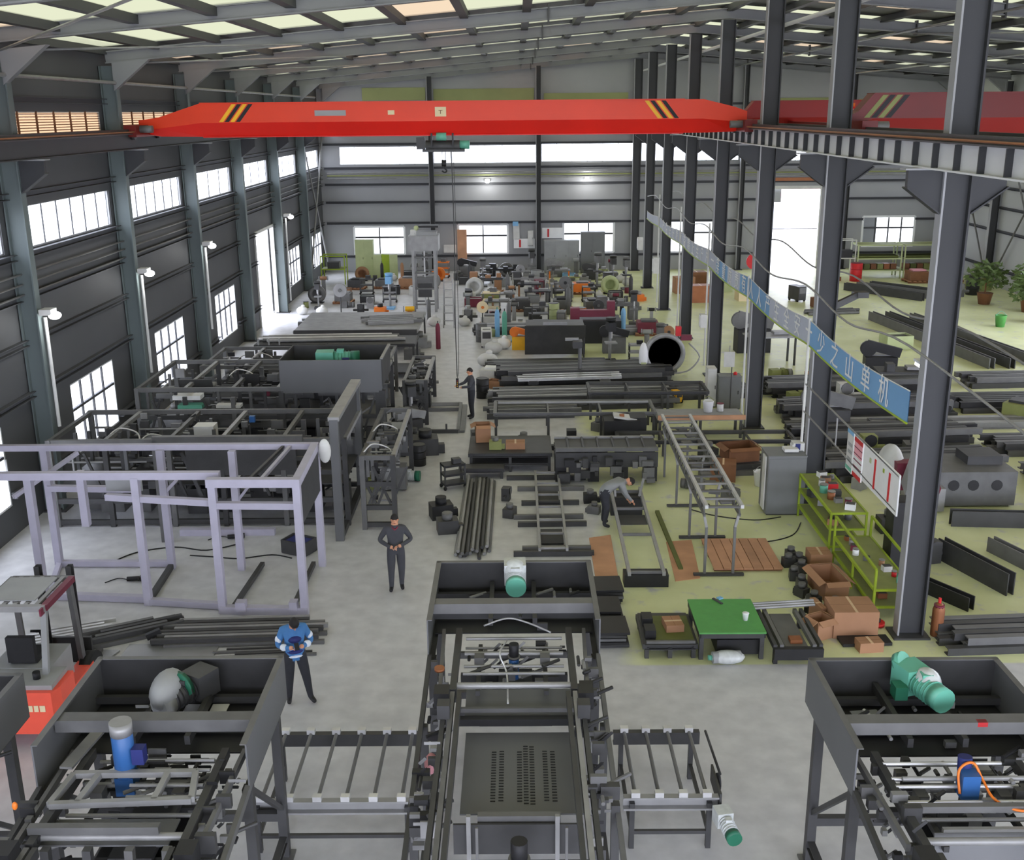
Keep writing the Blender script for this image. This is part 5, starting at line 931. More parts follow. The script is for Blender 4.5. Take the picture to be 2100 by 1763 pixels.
bundle('steel_beam', '{} beam of the pile behind the pendant person, counted from the camera', 'metal bar', 'beams piled behind the pendant person', (-.8, 36.2, 0), (5.4, 36.6, 0), 10, .2, .15, ('steel_dark', 'steel_mid', 'steel_dark', 'steel_light'), 3, 'C')
bundle('steel_beam', '{} steel beam of the second pile up the hall, counted from the camera', 'metal bar', 'beams of the second pile', (-.6, 39.2, 0), (5.6, 39.7, 0), 11, .2, .16, ('steel_dark', 'steel_black', 'steel_mid'), 4, 'box')
bundle('steel_profile', '{} bright profile across the stools between the two beam piles', 'metal bar', 'bright profiles between the piles', (.2, 37.9, 0), (3.6, 38.2, 0), 5, .16, .1, ('steel_bright', 'steel_mid'), 1, 'C', .5)
for i, x in enumerate((.6, 3.2)): tbl('stool', ('steel stool under the bright profiles, aisle end', 'steel stool under the bright profiles, column end')[i], 'stand', x-.15, x+.15, 37.5, 38.6, .5, n=2)
bundle('steel_beam', '{} dark beam of the low pile by the yellow-topped tub, counted from the camera', 'metal bar', 'beams of the low pile', (5.2, 37.2, 0), (8.6, 37.5, 0), 6, .22, .16, ('steel_dark', 'steel_mid'), 2, 'I')
pd = T('steel_block', 'big dark plate-sided block beyond the second beam pile', 'metal part', (1.6, 43.6, 0)); pd.box('front', (0, 0, .75), (2.5, .05, 1.3), 'steel_dark', rx=.25); pd.box('top', (0, .6, 1.35), (2.4, 1.3, .05), 'steel_dark'); pd.box('side', (1.2, .6, .65), (.05, 1.3, 1.3), 'steel_dark'); pd.bar('handle', (-.5, -.05, 1.45), (.5, -.05, 1.45), .04, .12, 'steel_light')
sp = T('column_drill', 'slim dark pillar drill standing in the middle of the bright profiles', 'drill press', (2.35, 38.9, 0)); sp.box('base', (0, 0, .1), (.5, .5, .2), 'steel_black'); sp.cyl('pillar', (0, 0, .2), (0, 0, 1.7), .07, 'steel_mid', 10); sp.box('head', (-.1, -.1, 1.6), (.35, .5, .25), 'steel_dark'); sp.box('arm', (-.3, 0, 1.75), (.5, .1, .1), 'steel_light')
rl = T('hoop_machine', 'round hoop machine with a white wrapped rim and red top parts beyond the control cabinets', 'machine', (5.6, 39.8, 0))
rl.add('hoop', lathe('hoop', [(.62, 0), (.78, 0), (.78, .14), (.62, .14), (.62, 0)], 'steel_light', 28), Matrix.Translation((0, 0, 1.0)) @ Matrix.Rotation(math.pi/2, 4, 'X')); rl.box('body', (0, .45, .7), (1.1, .4, 1.1), 'steel_mid'); rl.cyl('inner_drum', (0, .2, 1.0), (0, .05, 1.0), .35, 'steel_dark', 18); rl.bar('spoke', (-.6, .1, 1.0), (.6, .1, 1.0), .05, .05, 'steel_light'); rl.ball('white_wrap', (-.8, -.1, .9), (.36, .3, 1.1), 'white'); rl.box('yellow_pad', (-.8, -.26, .5), (.2, .05, .4), 'pale_green'); rl.box('red_cap', (.5, 0, 1.85), (.2, .2, .35), 'red'); rl.box('maroon_box', (.8, 0, 1.6), (.4, .2, .2), 'maroon'); rl.tube('hose', [(.9, -.1, 1.4), (1.3, -.2, .9), (.9, -.3, .4), (.3, -.4, .3)], .03, 'steel_light')
cabinet('control_cabinet', 'grey control cabinet with a red lamp on top beside the fourth column', (7.25, 35.6, 0), (.75, .5, 1.1), 'cab_grey').ball('red_lamp', (.2, 0, 1.2), (.14, .14, .14), 'red')
cabinet('control_cabinet', 'narrow pale control cabinet standing against the grey one', (6.68, 35.9, 0), (.3, .5, 1.3), 'offwhite')
ap = T('notice_card', 'blank white card hung above the control cabinets', 'card', (7.1, 35.0, 1.55)); ap.box('card', (0, 0, .28), (.36, .02, .52), 'offwhite'); ap.bar('hanger', (0, .01, .54), (0, .01, .75), .02, .02, 'steel_light'); ap.bar('stand_rod', (.1, .02, -1.55), (.1, .02, .02), .03, .03, 'steel_dark')
small('bucket', 'white printed bucket on the plank table', (6.0, 32.5, .72), 1.1, 'white', 0, 'olive'); small('paint_tin', 'red-topped tin behind the white bucket', (6.4, 32.6, .72), .8, 'offwhite', 0, 'maroon')
small('welding_set', 'yellow welding set on the floor behind the plank table', (5.6, 36.4, 0), .6, 'yellow', .3, 'steel_dark')
# parked along the aisle on its right-hand side
RA = [('oil_drum', (988, 700), .9, 'steel_mid', 'steel_dark', 'grey drum at the aisle edge beside the white sacks'), ('sack', (1012, 725), 1.3, 'offwhite', 'white', 'white sack on the aisle edge in front of the steel block'), ('sack', (1000, 752), 1.4, 'offwhite', 'white', 'broad pale sack nearest the pendant person'), ('sack', (1032, 715), 1.2, 'white', 'white', 'upright white sack beside the yellow saw'),
      ('saw', (1070, 716), .8, 'yellow', 'orange', 'yellow and orange saw beside the white sacks'), ('gas_bottle', (1020, 690), 1.0, 'sky_blue', 'teal', 'light blue gas bottle behind the white sacks'), ('fan', (990, 672), .9, 'cream', 'orange', 'cream fan at the aisle edge behind the drum'), ('gas_bottle', (1035, 694), 1.0, 'teal', 'steel_dark', 'turquoise gas bottle beside the light blue one'),
      ('bucket', (1010, 690), 1.0, 'pale_green', 'steel_dark', 'pale green bucket between the fan and the gas bottles'), ('crate', (1068, 760), .8, 'copper', 'brown', 'rusty crate on the beam pile at the aisle end'), ('pallet_load', (1005, 780), .8, 'offwhite', 'white', 'pale wrapped load at the aisle end of the beam pile'), ('oil_drum', (990, 815), .8, 'steel_black', 'steel_dark', 'black drum right behind the person with the pendant'),
      ('crate', (1018, 795), .7, 'cardboard', 'brown', 'cardboard tray beside the black drum')]
for k, p, s, m, m2, lb in RA: small(k, lb, G(*p), s, m, rnd.uniform(-.4, .4), m2)

# more stock between the piles
for i, (x0, y, x1, n, rows, m, pf, z, lb) in enumerate(((1.5, 34.9, 6.2, 0, 1, 'steel_mid', 'C', .96, 'x'), (-.9, 34.9, 2.0, 6, 2, ('steel_dark', 'steel_mid'), 'C', 0, 'low pile beside the open table frames'), (1.2, 30.6, 2.4, 5, 2, ('steel_dark', 'steel_black'), 'box', 0, 'short pile behind the machine bed'), (5.2, 28.9, 7.2, 6, 2, ('steel_mid', 'steel_dark'), 'box', 0, 'short pile beyond the power cabinet'),
        (-1.1, 41.0, 3.6, 7, 3, ('steel_dark', 'steel_mid', 'steel_black'), 'C', 0, 'third pile up the hall'), (1.5, 45.6, 3.0, 0, 1, 'steel_mid', 'C', 0, 'x'), (2.6, 48.6, 6.8, 6, 2, ('steel_mid', 'steel_light', 'steel_dark'), 'box', 0, 'pile before the red press'))):
    if n: bundle('steel_beam', '{} beam of the %s, counted from the camera' % lb, 'metal bar', 'beams of the '+lb, (x0, y, 0), (x1, y+.15, 0), n, .2, .15, m, rows, pf)
carton('rusty brown carton open on the short pile beyond the power cabinet', (6.3, 29.0, .32), (.9, .7, .4), .2, True, m='brown'); carton('brown carton beside the rusty one beyond the power cabinet', (5.7, 28.2, 0), (.7, .6, .5), -.2, m='brown')
for i, (x, y) in enumerate(((6.6, 27.6), (7.0, 27.9))): small('bucket', ('white bucket by the second middle column, nearest the cabinet', 'white bucket by the second middle column, next to the switch box')[i], (x, y, 0), 1.2, 'white', 0, 'steel_light')
for i, (x, y, k, m, s) in enumerate(((.2, 31.3, 'casting', 'steel_black', .9), (2.6, 33.0, 'casting', 'steel_mid', .8), (4.6, 33.9, 'valve_block', 'steel_dark', .9), (5.6, 30.0, 'casting', 'steel_dark', 1.0), (-1.2, 32.0, 'casting', 'steel_dark', .9), (4.9, 27.3, 'gear_motor', 'steel_mid', 1.0), (5.6, 26.6, 'casting', 'steel_mid', .8), (1.9, 26.4, 'casting', 'steel_black', .7), (-.2, 25.4, 'casting', 'steel_dark', .7), (-.3, 26.6, 'valve_block', 'steel_dark', .7), (1.95, 25.6, 'casting', 'steel_mid', .6))):
    small(k, '%s %s loose on the floor, %s such piece counted away from the camera' % (cw(m), {'casting': 'casting', 'valve_block': 'valve block', 'gear_motor': 'gear motor'}[k], ORDS[{8: 0, 10: 1, 7: 2, 9: 3, 6: 4, 5: 5, 3: 6, 0: 7, 4: 8, 1: 9, 2: 10}[i]]), (x, y, 0), s, m, rnd.uniform(0, 3), 'steel_mid')
# ================================================================ overhead cranes
defm('banner_pale', (176, 182, 196), .6, 0, .06, .8)
defm('crane_shade_red', (136, 18, 10), .45, 0, .06, .8)  # crane red with the far bay's shade mixed in
def girder(label, x0, x1, y, zt, m1, m2, taper=1.9, stripes=(), h=.98, trolley=None, parts_m='crane_deep_shade', smat='yellow'):
    t = T('overhead_crane', label, 'crane', (0, y, 0)); w_ = .26
    # trough section: upright webs above, cheeks drawn in to the lower flange; ends cut up to the carriages
    def sec(x, zb, zt_, k=1.0):
        zm = zb+(zt_-zb)*.42
        return [(x, -w_, zt_), (x, -w_, zm), (x, -.10, zb), (x, .10, zb), (x, w_, zm), (x, w_, zt_)]
    zb = zt-h
    ss = [sec(x0, zb+.12, zb+.5), sec(x0+taper*.32, zb+.02, zb+.58), sec(x0+taper, zb, zt), sec(x1-taper*.7, zb, zt), sec(x1-taper*.2, zb+.02, zb+.75), sec(x1, zb+.08, zb+.62)]
    vs = [v for s_ in ss for v in s_]; up, lo = [], []
    for i in range(5):
        for j in range(6):
            f = (i*6+j, i*6+(j+1) % 6, i*6+6+(j+1) % 6, i*6+6+j)
            (lo if j in (1, 2, 3) else up).append(f)
    up += [tuple(range(5, -1, -1)), tuple(range(30, 36))]
    g = t.mesh('girder', vs, up, m1); t.mesh('lower_cheeks', vs, lo, m2, under=None)
    t.box('lower_flange', ((x0+x1)/2, 0, zb-.01), (x1-x0-2*taper, .3, .03), m2)
    t.box('top_plate', ((x0+x1)/2, 0, zt+.01), (x1-x0-2*taper, .6, .02), m1)
    for x in (x0+.1, x1-.1):
        c = t.box('end_carriage', (x, 0, zb+.2), (.36, 2.8, .34), parts_m)
        for yy in (-1.15, 1.15): t.cyl('wheel', (x-.06, yy, zb+.12), (x+.06, yy, zb+.12), .17, 'steel_dark', 14, under=c)
        t.cyl('drive_motor', (x+.18*(1 if x < (x0+x1)/2 else -1), -1.0, zb+.25), (x+.55*(1 if x < (x0+x1)/2 else -1), -1.0, zb+.25), .11, 'steel_mid', 10, under=c)
    for xs, sg in stripes:
        for k in range(4):
            a = xs+k*.17; z0, z1 = zb+h*.44, zt-.03; d = .42*sg
            q = [(a, -w_-.006, z0), (a+.13, -w_-.006, z0), (a+.13+d, -w_-.006, z1), (a+d, -w_-.006, z1)]; q += [(p[0], -w_-.001, p[2]) for p in q]
            t.mesh('warning_stripe', q, [(0, 1, 2, 3), (7, 6, 5, 4), (0, 4, 5, 1), (1, 5, 6, 2), (2, 6, 7, 3), (3, 7, 4, 0)], smat if k % 2 == 0 else 'black')
    return t, zb
YC = 34.2
k1, zb1 = girder('bright orange-red single girder travelling crane spanning the near bay, with striped ends', -11.45, 7.05, YC, 10.13, 'crane_orange', 'crane_red', 1.9, ((-9.0, 1), (4.35, -1)), parts_m='crane_deep_shade')
k1.box('rating_plate', (-2.25, -.27, 9.83), (.34, .01, .28), 'cream'); k1.box('maker_plate', (-3.75, -.27, 9.82), (.2, .01, .13), 'cream'); k1.box('faded_lettering', (-5.6, -.266, 9.82), (.95, .008, .16), 'plastic_grey')
for z, d in ((9.87, (.12, .02)), (9.82, (.02, .1))): k1.box('plate_numeral', (-2.25, -.277, z), (d[0], .006, d[1]), 'brown')
def text(s, size, m, name='lettering', extrude=.004):
    cu_ = bpy.data.curves.new(name, 'FONT'); cu_.body = s; cu_.size = size; cu_.extrude = extrude; cu_.align_x = 'CENTER'; cu_.align_y = 'CENTER'; cu_.resolution_u = 2
    o = bpy.data.objects.new('text_tmp', cu_); COL.objects.link(o); dg = bpy.context.evaluated_depsgraph_get(); dg.update()
    me = bpy.data.meshes.new_from_object(o.evaluated_get(dg)); bpy.data.objects.remove(o); me.name = name; me.materials.clear(); me.materials.append(MT[m]); return me
ho = T('hoist', 'dark hoist with a turquoise motor hanging under the orange crane', 'hoist', (-2.2, YC, 0))
ho.cyl('drum', (-.55, 0, 8.82), (.5, 0, 8.82), .17, 'steel_dark', 14); ho.box('side_plate', (-.35, 0, 9.0), (.05, .5, .4), 'steel_black'); ho.box('side_plate', (.3, 0, 9.0), (.05, .5, .4), 'steel_black'); ho.cyl('motor', (.5, 0, 8.85), (.8, 0, 8.85), .13, 'teal', 12); ho.cyl('motor', (-.2, -.2, 9.1), (.1, -.2, 9.1), .12, 'teal', 12)
ho.box('control_box', (-.7, 0, 8.9), (.25, .3, .35), 'steel_dark'); ho.box('base_beam', (0, 0, 8.68), (1.3, .3, .08), 'steel_dark')
for x in (-.05, .05): ho.cyl('rope', (x, 0, 8.7), (x, 0, 8.35), .012, 'steel_black', 6)
ho.cyl('hook_block', (-.07, 0, 8.3), (.07, 0, 8.3), .1, 'steel_black', 12); ho.tube('hook', [(0, 0, 8.25), (.02, 0, 8.14), (.08, 0, 8.08), (.02, 0, 8.02), (-.07, 0, 8.07)], .025, 'steel_black')
pe = T('pendant_control', 'crane pendant control on long twin cables hanging down to the worker', 'crane control', (-1.97, 34.25, 0))
pe.tube('cable', [(0, 0, 8.8), (.03, .02, 6), (.0, .0, 3.5), (.02, -.02, 1.5)], .018, 'steel_dark'); pe.tube('support_wire', [(.06, 0, 8.8), (.1, .0, 5), (.08, 0, 2.0), (.03, -.02, 1.45)], .01, 'steel_dark'); pe.box('control_box', (.02, -.02, 1.28), (.09, .08, .32), 'steel_black')
for k in range(4): pe.ball('button', (.02, -.065, 1.18+.06*k), (.03, .02, .03), 'red' if k == 3 else 'yellow')
k2, zb2 = girder('shade-darkened red crane girder nearer the camera in the far bay', 8.05, 27.0, 27.0, 10.15, 'crane_deep_shade', 'crane_shade_red', .5, ((8.35, 1),), h=.98, parts_m='crane_deep_shade', smat='olive')  # red paint and yellow stripes darkened to stand for shade
k3, zb3 = girder('second shade-darkened red crane girder further along the far bay', 8.05, 27.0, 40.3, 10.1, 'crane_shade_red', 'crane_shade_red', .5, (), parts_m='crane_deep_shade')  # same red, darkened for the shade of the far bay
cm = T('crane_trolley_motor', 'pinkish red motor unit on the far-bay crane seen between two middle columns', 'motor', (9.9, 33.2, 0))
cm = cm if False else cm
cm.box('housing', (0, 0, 9.62), (.62, .6, .5), 'crane_red'); cm.cyl('fan_cowl', (-.32, -.05, 9.6), (-.5, -.05, 9.6), .2, 'pink', 14); cm.cyl('end_cover', (.1, -.3, 9.62), (.1, -.42, 9.62), .2, 'pink', 14); cm.box('warning_lamp', (.1, 0, 9.92), (.12, .12, .1), 'orange'); cm.bar('hanger', (0, .2, 9.3), (0, 6.9, 9.3), .2, .2, 'crane_deep_shade')
# ================================================================ banner, notices, lamps, cables
XB = 7.22
def bz(y):   # sag between columns; returns top and bottom edges
    ph = ((y-18.95) % 7.15)/7.15; s_ = .14*math.sin(math.pi*ph)
    return 4.84-s_+(0 if y < 40 else -.18*(y-40)/20), 4.22-s_*.75
nB = 58; vs, fs, ys = [], [], [19.1+(59.8-19.1)*i/nB for i in range(nB+1)]
for y in ys: a, c = bz(y); vs += [(XB, y, c), (XB, y, a), (XB+.012, y, c), (XB+.012, y, a)]
for i in range(nB): k = 4*i; fs += [(k, k+1, k+5, k+4), (k+2, k+6, k+7, k+3), (k+1, k+3, k+7, k+5), (k, k+4, k+6, k+2)]
fs += [(0, 2, 3, 1), (4*nB, 4*nB+1, 4*nB+3, 4*nB+2)]
bn = T('banner', 'long blue banner with white characters strung along the middle columns', 'banner')

for a_, b2_, m_ in ((0, 10, 'banner_blue'), (10, 16, 'banner_pale'), (16, 22, 'banner_blue'), (22, 25, 'banner_pale'), (25, 28, 'banner_blue'), (28, nB, 'banner_pale')):
    bn.mesh('cloth', vs[4*a_:4*b2_+4], [tuple(i_-4*a_ for i_ in f) for f in fs[4*a_:4*b2_]], m_, label=None if m_ == 'banner_blue' else 'paler stretch of the banner')
bn.o['kind'] = 'thing'; bn.tube('edge_cord', [(XB-.005, y, bz(y)[1]) for y in ys[::2]], .022, 'lime'); bn.tube('edge_cord', [(XB-.005, y, bz(y)[0]) for y in ys[::2]], .012, 'offwhite')
CH = '机单山少一生产安全人幸福家事'
for i, ch in enumerate('机单山之少一安全生产人人有责质量第一用户至上精益求精安全生产'):
    y = 20.45+1.12*i
    if y > 57: break
    a, c = bz(y); me = text(ch, .62, 'white')
    L = Matrix.Translation((XB-.014, y, (a+c)/2)) @ Matrix(((0, 0, -1, 0), (-1, 0, 0, 0), (0, 1, 0, 0), (0, 0, 0, 1)))
    bn.add('character', me, L)
nb = T('notice_board', 'white notice boards with red bars fixed beside the nearest middle column', 'notice board', (7.2, 0, 0))
nb.box('board', (0, 20.15, 2.78), (.03, 2.1, .82), 'white')
nb.box('red_bar', (-.02, 20.45, 2.76), (.008, .09, .62), 'red'); nb.box('red_bar', (-.02, 19.6, 2.78), (.008, .09, .58), 'red'); nb.box('lime_mark', (-.02, 19.95, 3.0), (.008, .08, .08), 'lime'); nb.box('lime_mark', (-.02, 20.75, 2.95), (.008, .1, .1), 'pale_green')
ch2 = nb.box('red_chart', (0, 21.55, 2.72), (.03, .55, .86), 'white'); nb.box('chart_header', (-.02, 21.55, 3.1), (.008, .55, .09), 'red', under=ch2); nb.box('chart_footer', (-.02, 21.55, 2.33), (.008, .55, .09), 'red', under=ch2)
for k in range(4): nb.box('chart_line', (-.02, 21.55, 2.52+.14*k), (.008, .52, .02), 'maroon', under=ch2)
nb.box('chart_tint', (-.018, 21.55, 2.9), (.006, .5, .3), 'pink', under=ch2)
ch3 = nb.box('pale_poster', (0, 22.12, 2.72), (.03, .42, .92), 'offwhite'); nb.box('poster_header', (-.02, 22.12, 3.14), (.008, .42, .08), 'sky_blue', under=ch3); nb.box('poster_footer', (-.02, 22.12, 2.34), (.008, .42, .07), 'teal', under=ch3)
for k in range(3): nb.box('poster_text', (-.02, 22.1, 2.55+.16*k), (.006, .26, .07), 'plastic_grey', under=ch3)
for z in (3.15, 2.45): nb.bar('hanging_rail', (0, 19.15, z), (0, 26.0, z+.1), .03, .03, 'steel_light')
nb.bar('rail_post', (0, 23.2, 2.5), (0, 23.2, 3.15), .03, .03, 'steel_light')
wb = T('wrapped_fan', 'white wrapped fan units with dark red sides behind the notice boards', 'fan', (8.25, 21.6, 0)); wb.box('stand', (0, 0, .9), (.5, .5, 1.8), 'steel_black'); wb.ball('wrapping', (-.2, .4, 2.5), (.5, .8, .8), 'offwhite'); wb.box('panel', (.1, -.5, 2.5), (.5, .35, .8), 'plastic_grey', rx=.5); wb.box('red_side', (-.05, .0, 2.35), (.4, .3, .6), 'maroon'); wb.box('red_side', (.2, -.7, 2.2), (.4, .25, .5), 'maroon', rx=.5)
for nm, x, dz in (('power_cable', 7.05, 0), ('power_cable', 8.2, .2)):
    pts = []
    for k in range(4, 10):
        pts += [(x, YK[k], 5.72+dz), (x, YK[k]+3.6, 5.45+dz)]
    pts = [(x, 12, 5.3+dz)]+pts; T(nm, 'pale cable slung from column to column on the %s side of the middle row' % ('banner' if x < 7.5 else 'far bay'), 'cable', mesh=tube_mesh('power_cable', pts, .022, 'steel_light'))
def lamp(label, p, aim, pipe=None, tube_=False):
    t = T('work_lamp', label, 'lamp', p)
    if tube_: t.bar('tube', (0, -.5, 0), (0, .5, 0), .09, .06, 'lamp_glow'); t.bar('housing', (.0, -.55, .06), (.0, .55, .06), .12, .05, 'offwhite')
    else:
        t.ball('lens', (aim[0]*.1, aim[1]*.1, -.03), (.30, .34, .2), 'lamp_glow'); t.box('housing', (-aim[0]*.08, -aim[1]*.08, .06), (.3, .36, .14), 'offwhite'); t.bar('arm', (-aim[0]*.1, -aim[1]*.1, .05), (-aim[0]*.2, -aim[1]*.2, .1), .04, .04, 'steel_light')
    if pipe: t.cyl('conduit', (pipe[0], pipe[1], -.1), (pipe[0], pipe[1], pipe[2]), .045, 'offwhite', 8)
lamp('glowing work lamp on a broad white conduit above the lilac frame', (-11.45, 26.1, 5.13), (1, -.2), (-.2, .1, -2.9)); lamp('glowing work lamp on the second wall column', (-11.45, 33.25, 5.13), (1, -.2), (-.2, .1, -3.2)); lamp('glowing work lamp on the third wall column', (-11.45, 40.4, 5.13), (1, -.2), (-.2, .1, -3.2)); lamp('glowing work lamp beside the open wall door', (-11.45, 55.0, 4.85), (1, -.2), (-.2, .1, -4.3))
for i, (x, y, z) in enumerate(((-1.75, 69.0, 5.67), (4.5, 69.0, 5.77), (26.75, 54.6, 6.1))): lamp(('round glowing lamp high on the end wall between its first two columns', 'round glowing lamp high on the end wall next to the middle columns', 'round glowing lamp on the pale far side wall')[i], (x, y, z), (0, -1) if i < 2 else (-1, 0))
lamp('glowing tube lamp slung at the nearest middle column above the banner end', (7.72, 19.7, 5.1), (0, -1), None, True); lamp('glowing tube lamp slung at the second middle column', (7.7, 26.85, 5.3), (0, -1), None, True)
lt = T('lamp_glow_ref', None) if False else None
for p, e in (((-1.75, 68.2, 5.6), 60), ((4.5, 68.2, 5.7), 60), ((-11.2, 26, 5.0), 30), ((-11.2, 33.2, 5.0), 30), ((-11.2, 40.4, 5.0), 30), ((26.5, 54.5, 6.0), 60)):
    ld = bpy.data.lights.new('lamp_light', 'POINT'); ld.energy = e; ld.shadow_soft_size = .15; lo_ = bpy.data.objects.new('lamp_light', ld); lo_.location = p; COL.objects.link(lo_)
# white conduits down the faces of the middle columns, small distribution boxes
for k, y in enumerate(YK[4:10]):
    if k: T('conduit', 'white conduit pipe on the face of the %s middle column' % ORDS[k], 'pipe', mesh=prof_mesh('cyl8', 'offwhite')).o.matrix_world = frame_mat((7.2, y-.12, .4), (7.2, y-.12, 4.9 if k < 3 else 5.8), .07, .07)
for k, z, d in ((1, 1.2, (.28, .3, .55)), (3, 1.9, (.25, .35, .5)), (5, 1.9, (.3, .4, .8)), (6, 2.2, (.3, .4, .7))):
    t = T('switch_box', 'pale switch box on the %s middle column' % ORDS[k], 'switch box', (7.1, YK[4+k]-.15, z)); t.box('case', (0, 0, d[2]/2), d, 'offwhite'); t.box('cover', (-d[0]/2-.01, 0, d[2]/2), (.02, d[1]*.8, d[2]*.8), 'white')
# ================================================================ the back of the hall
gn = T('lift_tower', 'tall pale four-post lift tower at the far end of the aisle', 'machine', (-4.65, 55.0, 0))
for x in (-.55, .55):
    for y in (-.5, .5): gn.bar('post', (x, y, 0), (x, y, 3.6), .13, .13, 'steel_light')
gn.box('head', (0, 0, 3.5), (1.5, 1.2, .75), 'steel_light'); gn.box('head_top', (.1, 0, 3.95), (1.1, .9, .2), 'plastic_grey'); gn.box('roof_plate', (.25, .1, 4.3), (1.0, .8, .1), 'steel_black'); gn.box('white_motor', (-.5, -.3, 4.0), (.3, .3, .3), 'offwhite'); gn.ball('yellow_cap', (-.35, -.4, 4.25), (.25, .25, .25), 'pale_green')
for z in (.4, 1.2, 2.0, 2.8):
    for y in (-.5, .5): gn.bar('girt', (-.55, y, z), (.55, y, z), .07, .08, 'steel_mid')
gn.box('carriage', (0, 0, 1.5), (.85, .7, .5), 'steel_mid'); gn.box('carriage_plate', (0, -.4, 1.1), (.7, .05, .7), 'steel_dark'); gn.cyl('screw', (0, -.2, .2), (0, -.2, 3.2), .04, 'steel_bright', 8)
st = T('step_ladder', 'slim step ladder standing in the aisle before the lift tower', 'ladder', (-3.2, 50.5, 0))
for x in (-.25, .25): st.bar('stile', (x, -.3, 0), (x*.8, 0, 2.3), .05, .04, 'steel_light'); st.bar('rear_leg', (x, .5, 0), (x*.8, .03, 2.2), .04, .04, 'steel_mid')
for k in range(6): st.box('tread', (0, -.28+.05*k, .35+.36*k), (.45, .1, .03), 'steel_light')
def notice(label, x, z, w_, h, m='white', bar=True, y=69.12):
    t = T('wall_notice', label, 'notice', (x, y, z)); t.box('sheet', (0, 0, 0), (w_, .03, h), m)
    if bar: t.box('red_bar', (-w_*.2, -.02, 0), (w_*.09, .01, h*.8), 'red')
notice('white wall notice with a red bar, lower one beside the slender column', .55, 1.75, 1.35, .6); notice('white wall notice with a red bar near the third end-wall window', 2.35, 2.4, 1.35, .65)
notice('tall pale poster with a blue head on the end wall', .05, 2.5, .4, 1.0, 'offwhite', False); notice('two small pale sheets on the end wall beside the lift tower', -4.2, 1.45, .8, .5, 'offwhite', False); notice('blue square sign above the tall pale poster', .0, 3.0, .35, .28, 'sky_blue', False, 69.05)
dp_ = T('plywood_board', 'brown wooden panel standing before the second end-wall window', 'panel', (-3.4, 68.7, 0)); dp_.box('panel', (0, 0, 1.75), (.6, .05, 1.9), 'plywood'); dp_.box('stand', (0, 0, .4), (.5, .3, .8), 'steel_dark'); 
cabinet('locker', 'pale green tall locker standing before the first end-wall window', (-9.3, 66.5, 0), (1.1, .6, 2.3), 'pale_green', 2)
grp_c = cabinet('locker', 'wide grey locker row under the third end-wall window', (2.9, 68.2, 0), (2.2, .6, 2.0), 'plastic_grey', 3); cabinet('locker', 'tall dark cabinet in front of the third end-wall window', (4.85, 68.2, 0), (1.5, .6, 2.5), 'cab_grey', 2)
cabinet('switch_cabinet', 'pale switch cabinet beside the slender column on the end wall', (.95, 69.05, 1.6), (.35, .25, .9), 'offwhite')
lm = T('standing_plant_net', None) if False else None
gr_ = T('folding_screen', 'yellow-green folding screen before the first end-wall window', 'screen', (-8.0, 66.0, 0)); [gr_.box('leaf', (x, .1*(i % 2), .75), (.5, .04, 1.5), 'lime' if i == 1 else 'pale_green', rz=.3*(-1)**i) for i, x in enumerate((-.5, 0, .5))]
scf = T('guard_frame', 'yellow-green tube frame in the corner under the braced wall', 'frame', (-10.9, 64.5, 0)); [scf.bar('post', (x, y, 0), (x, y, 1.7), .06, .06, 'lime') for x in (-.7, .7) for y in (-.5, .5)]; [scf.bar('rail', (-.7, y, z), (.7, y, z), .06, .06, 'lime') for y in (-.5, .5) for z in (.9, 1.68)]; scf.box('shelf', (0, 0, .9), (1.4, 1.0, .04), 'olive'); scf.box('machine_top', (0, 0, 1.1), (.7, .6, .4), 'steel_dark')
# rows of machines and stores across the back: each row is counted from the long wall with the louvres
KINDS = ['lathe', 'casting', 'bench_vice', 'drill_press', 'crate', 'pallet_load', 'valve_block', 'welding_set', 'bench_grinder', 'tool_trolley', 'gear_motor', 'saw', 'casting', 'oil_drum', 'gas_bottle', 'sack', 'paint_tin', 'bucket', 'steel_coil', 'fan']
KN = {'lathe': 'lathe', 'casting': 'casting', 'bench_vice': 'vice bench', 'drill_press': 'drill press', 'crate': 'open crate', 'pallet_load': 'pallet load', 'valve_block': 'valve block', 'welding_set': 'welding set', 'bench_grinder': 'pedestal grinder', 'tool_trolley': 'tool trolley', 'gear_motor': 'gear motor', 'saw': 'saw', 'oil_drum': 'drum', 'gas_bottle': 'gas bottle', 'sack': 'sack', 'paint_tin': 'tin', 'bucket': 'bucket', 'steel_coil': 'steel coil', 'fan': 'fan'}
HUES = ['steel_dark', 'steel_mid', 'steel_black', 'steel_dark', 'steel_light', 'steel_mid', 'steel_dark', 'plastic_grey', 'steel_mid', 'cardboard', 'steel_dark', 'offwhite', 'steel_mid', 'olive', 'steel_dark', 'steel_mid', 'steel_light', 'steel_dark', 'cream', 'steel_black', 'steel_mid', 'steel_dark', 'maroon', 'steel_light', 'pale_green', 'offwhite', 'orange', 'cardboard', 'sky_blue', 'steel_dark']
WID = {'lathe': 1.35, 'bench_vice': .95, 'pallet_load': .7, 'saw': .75, 'crate': .6, 'tool_trolley': .6, 'gear_motor': .75, 'casting': .45, 'steel_coil': .6, 'oil_drum': .4, 'welding_set': .35, 'drill_press': .4, 'valve_block': .5, 'bench_grinder': .45, 'gas_bottle': .2, 'sack': .4, 'paint_tin': .22, 'bucket': .25, 'fan': .4}
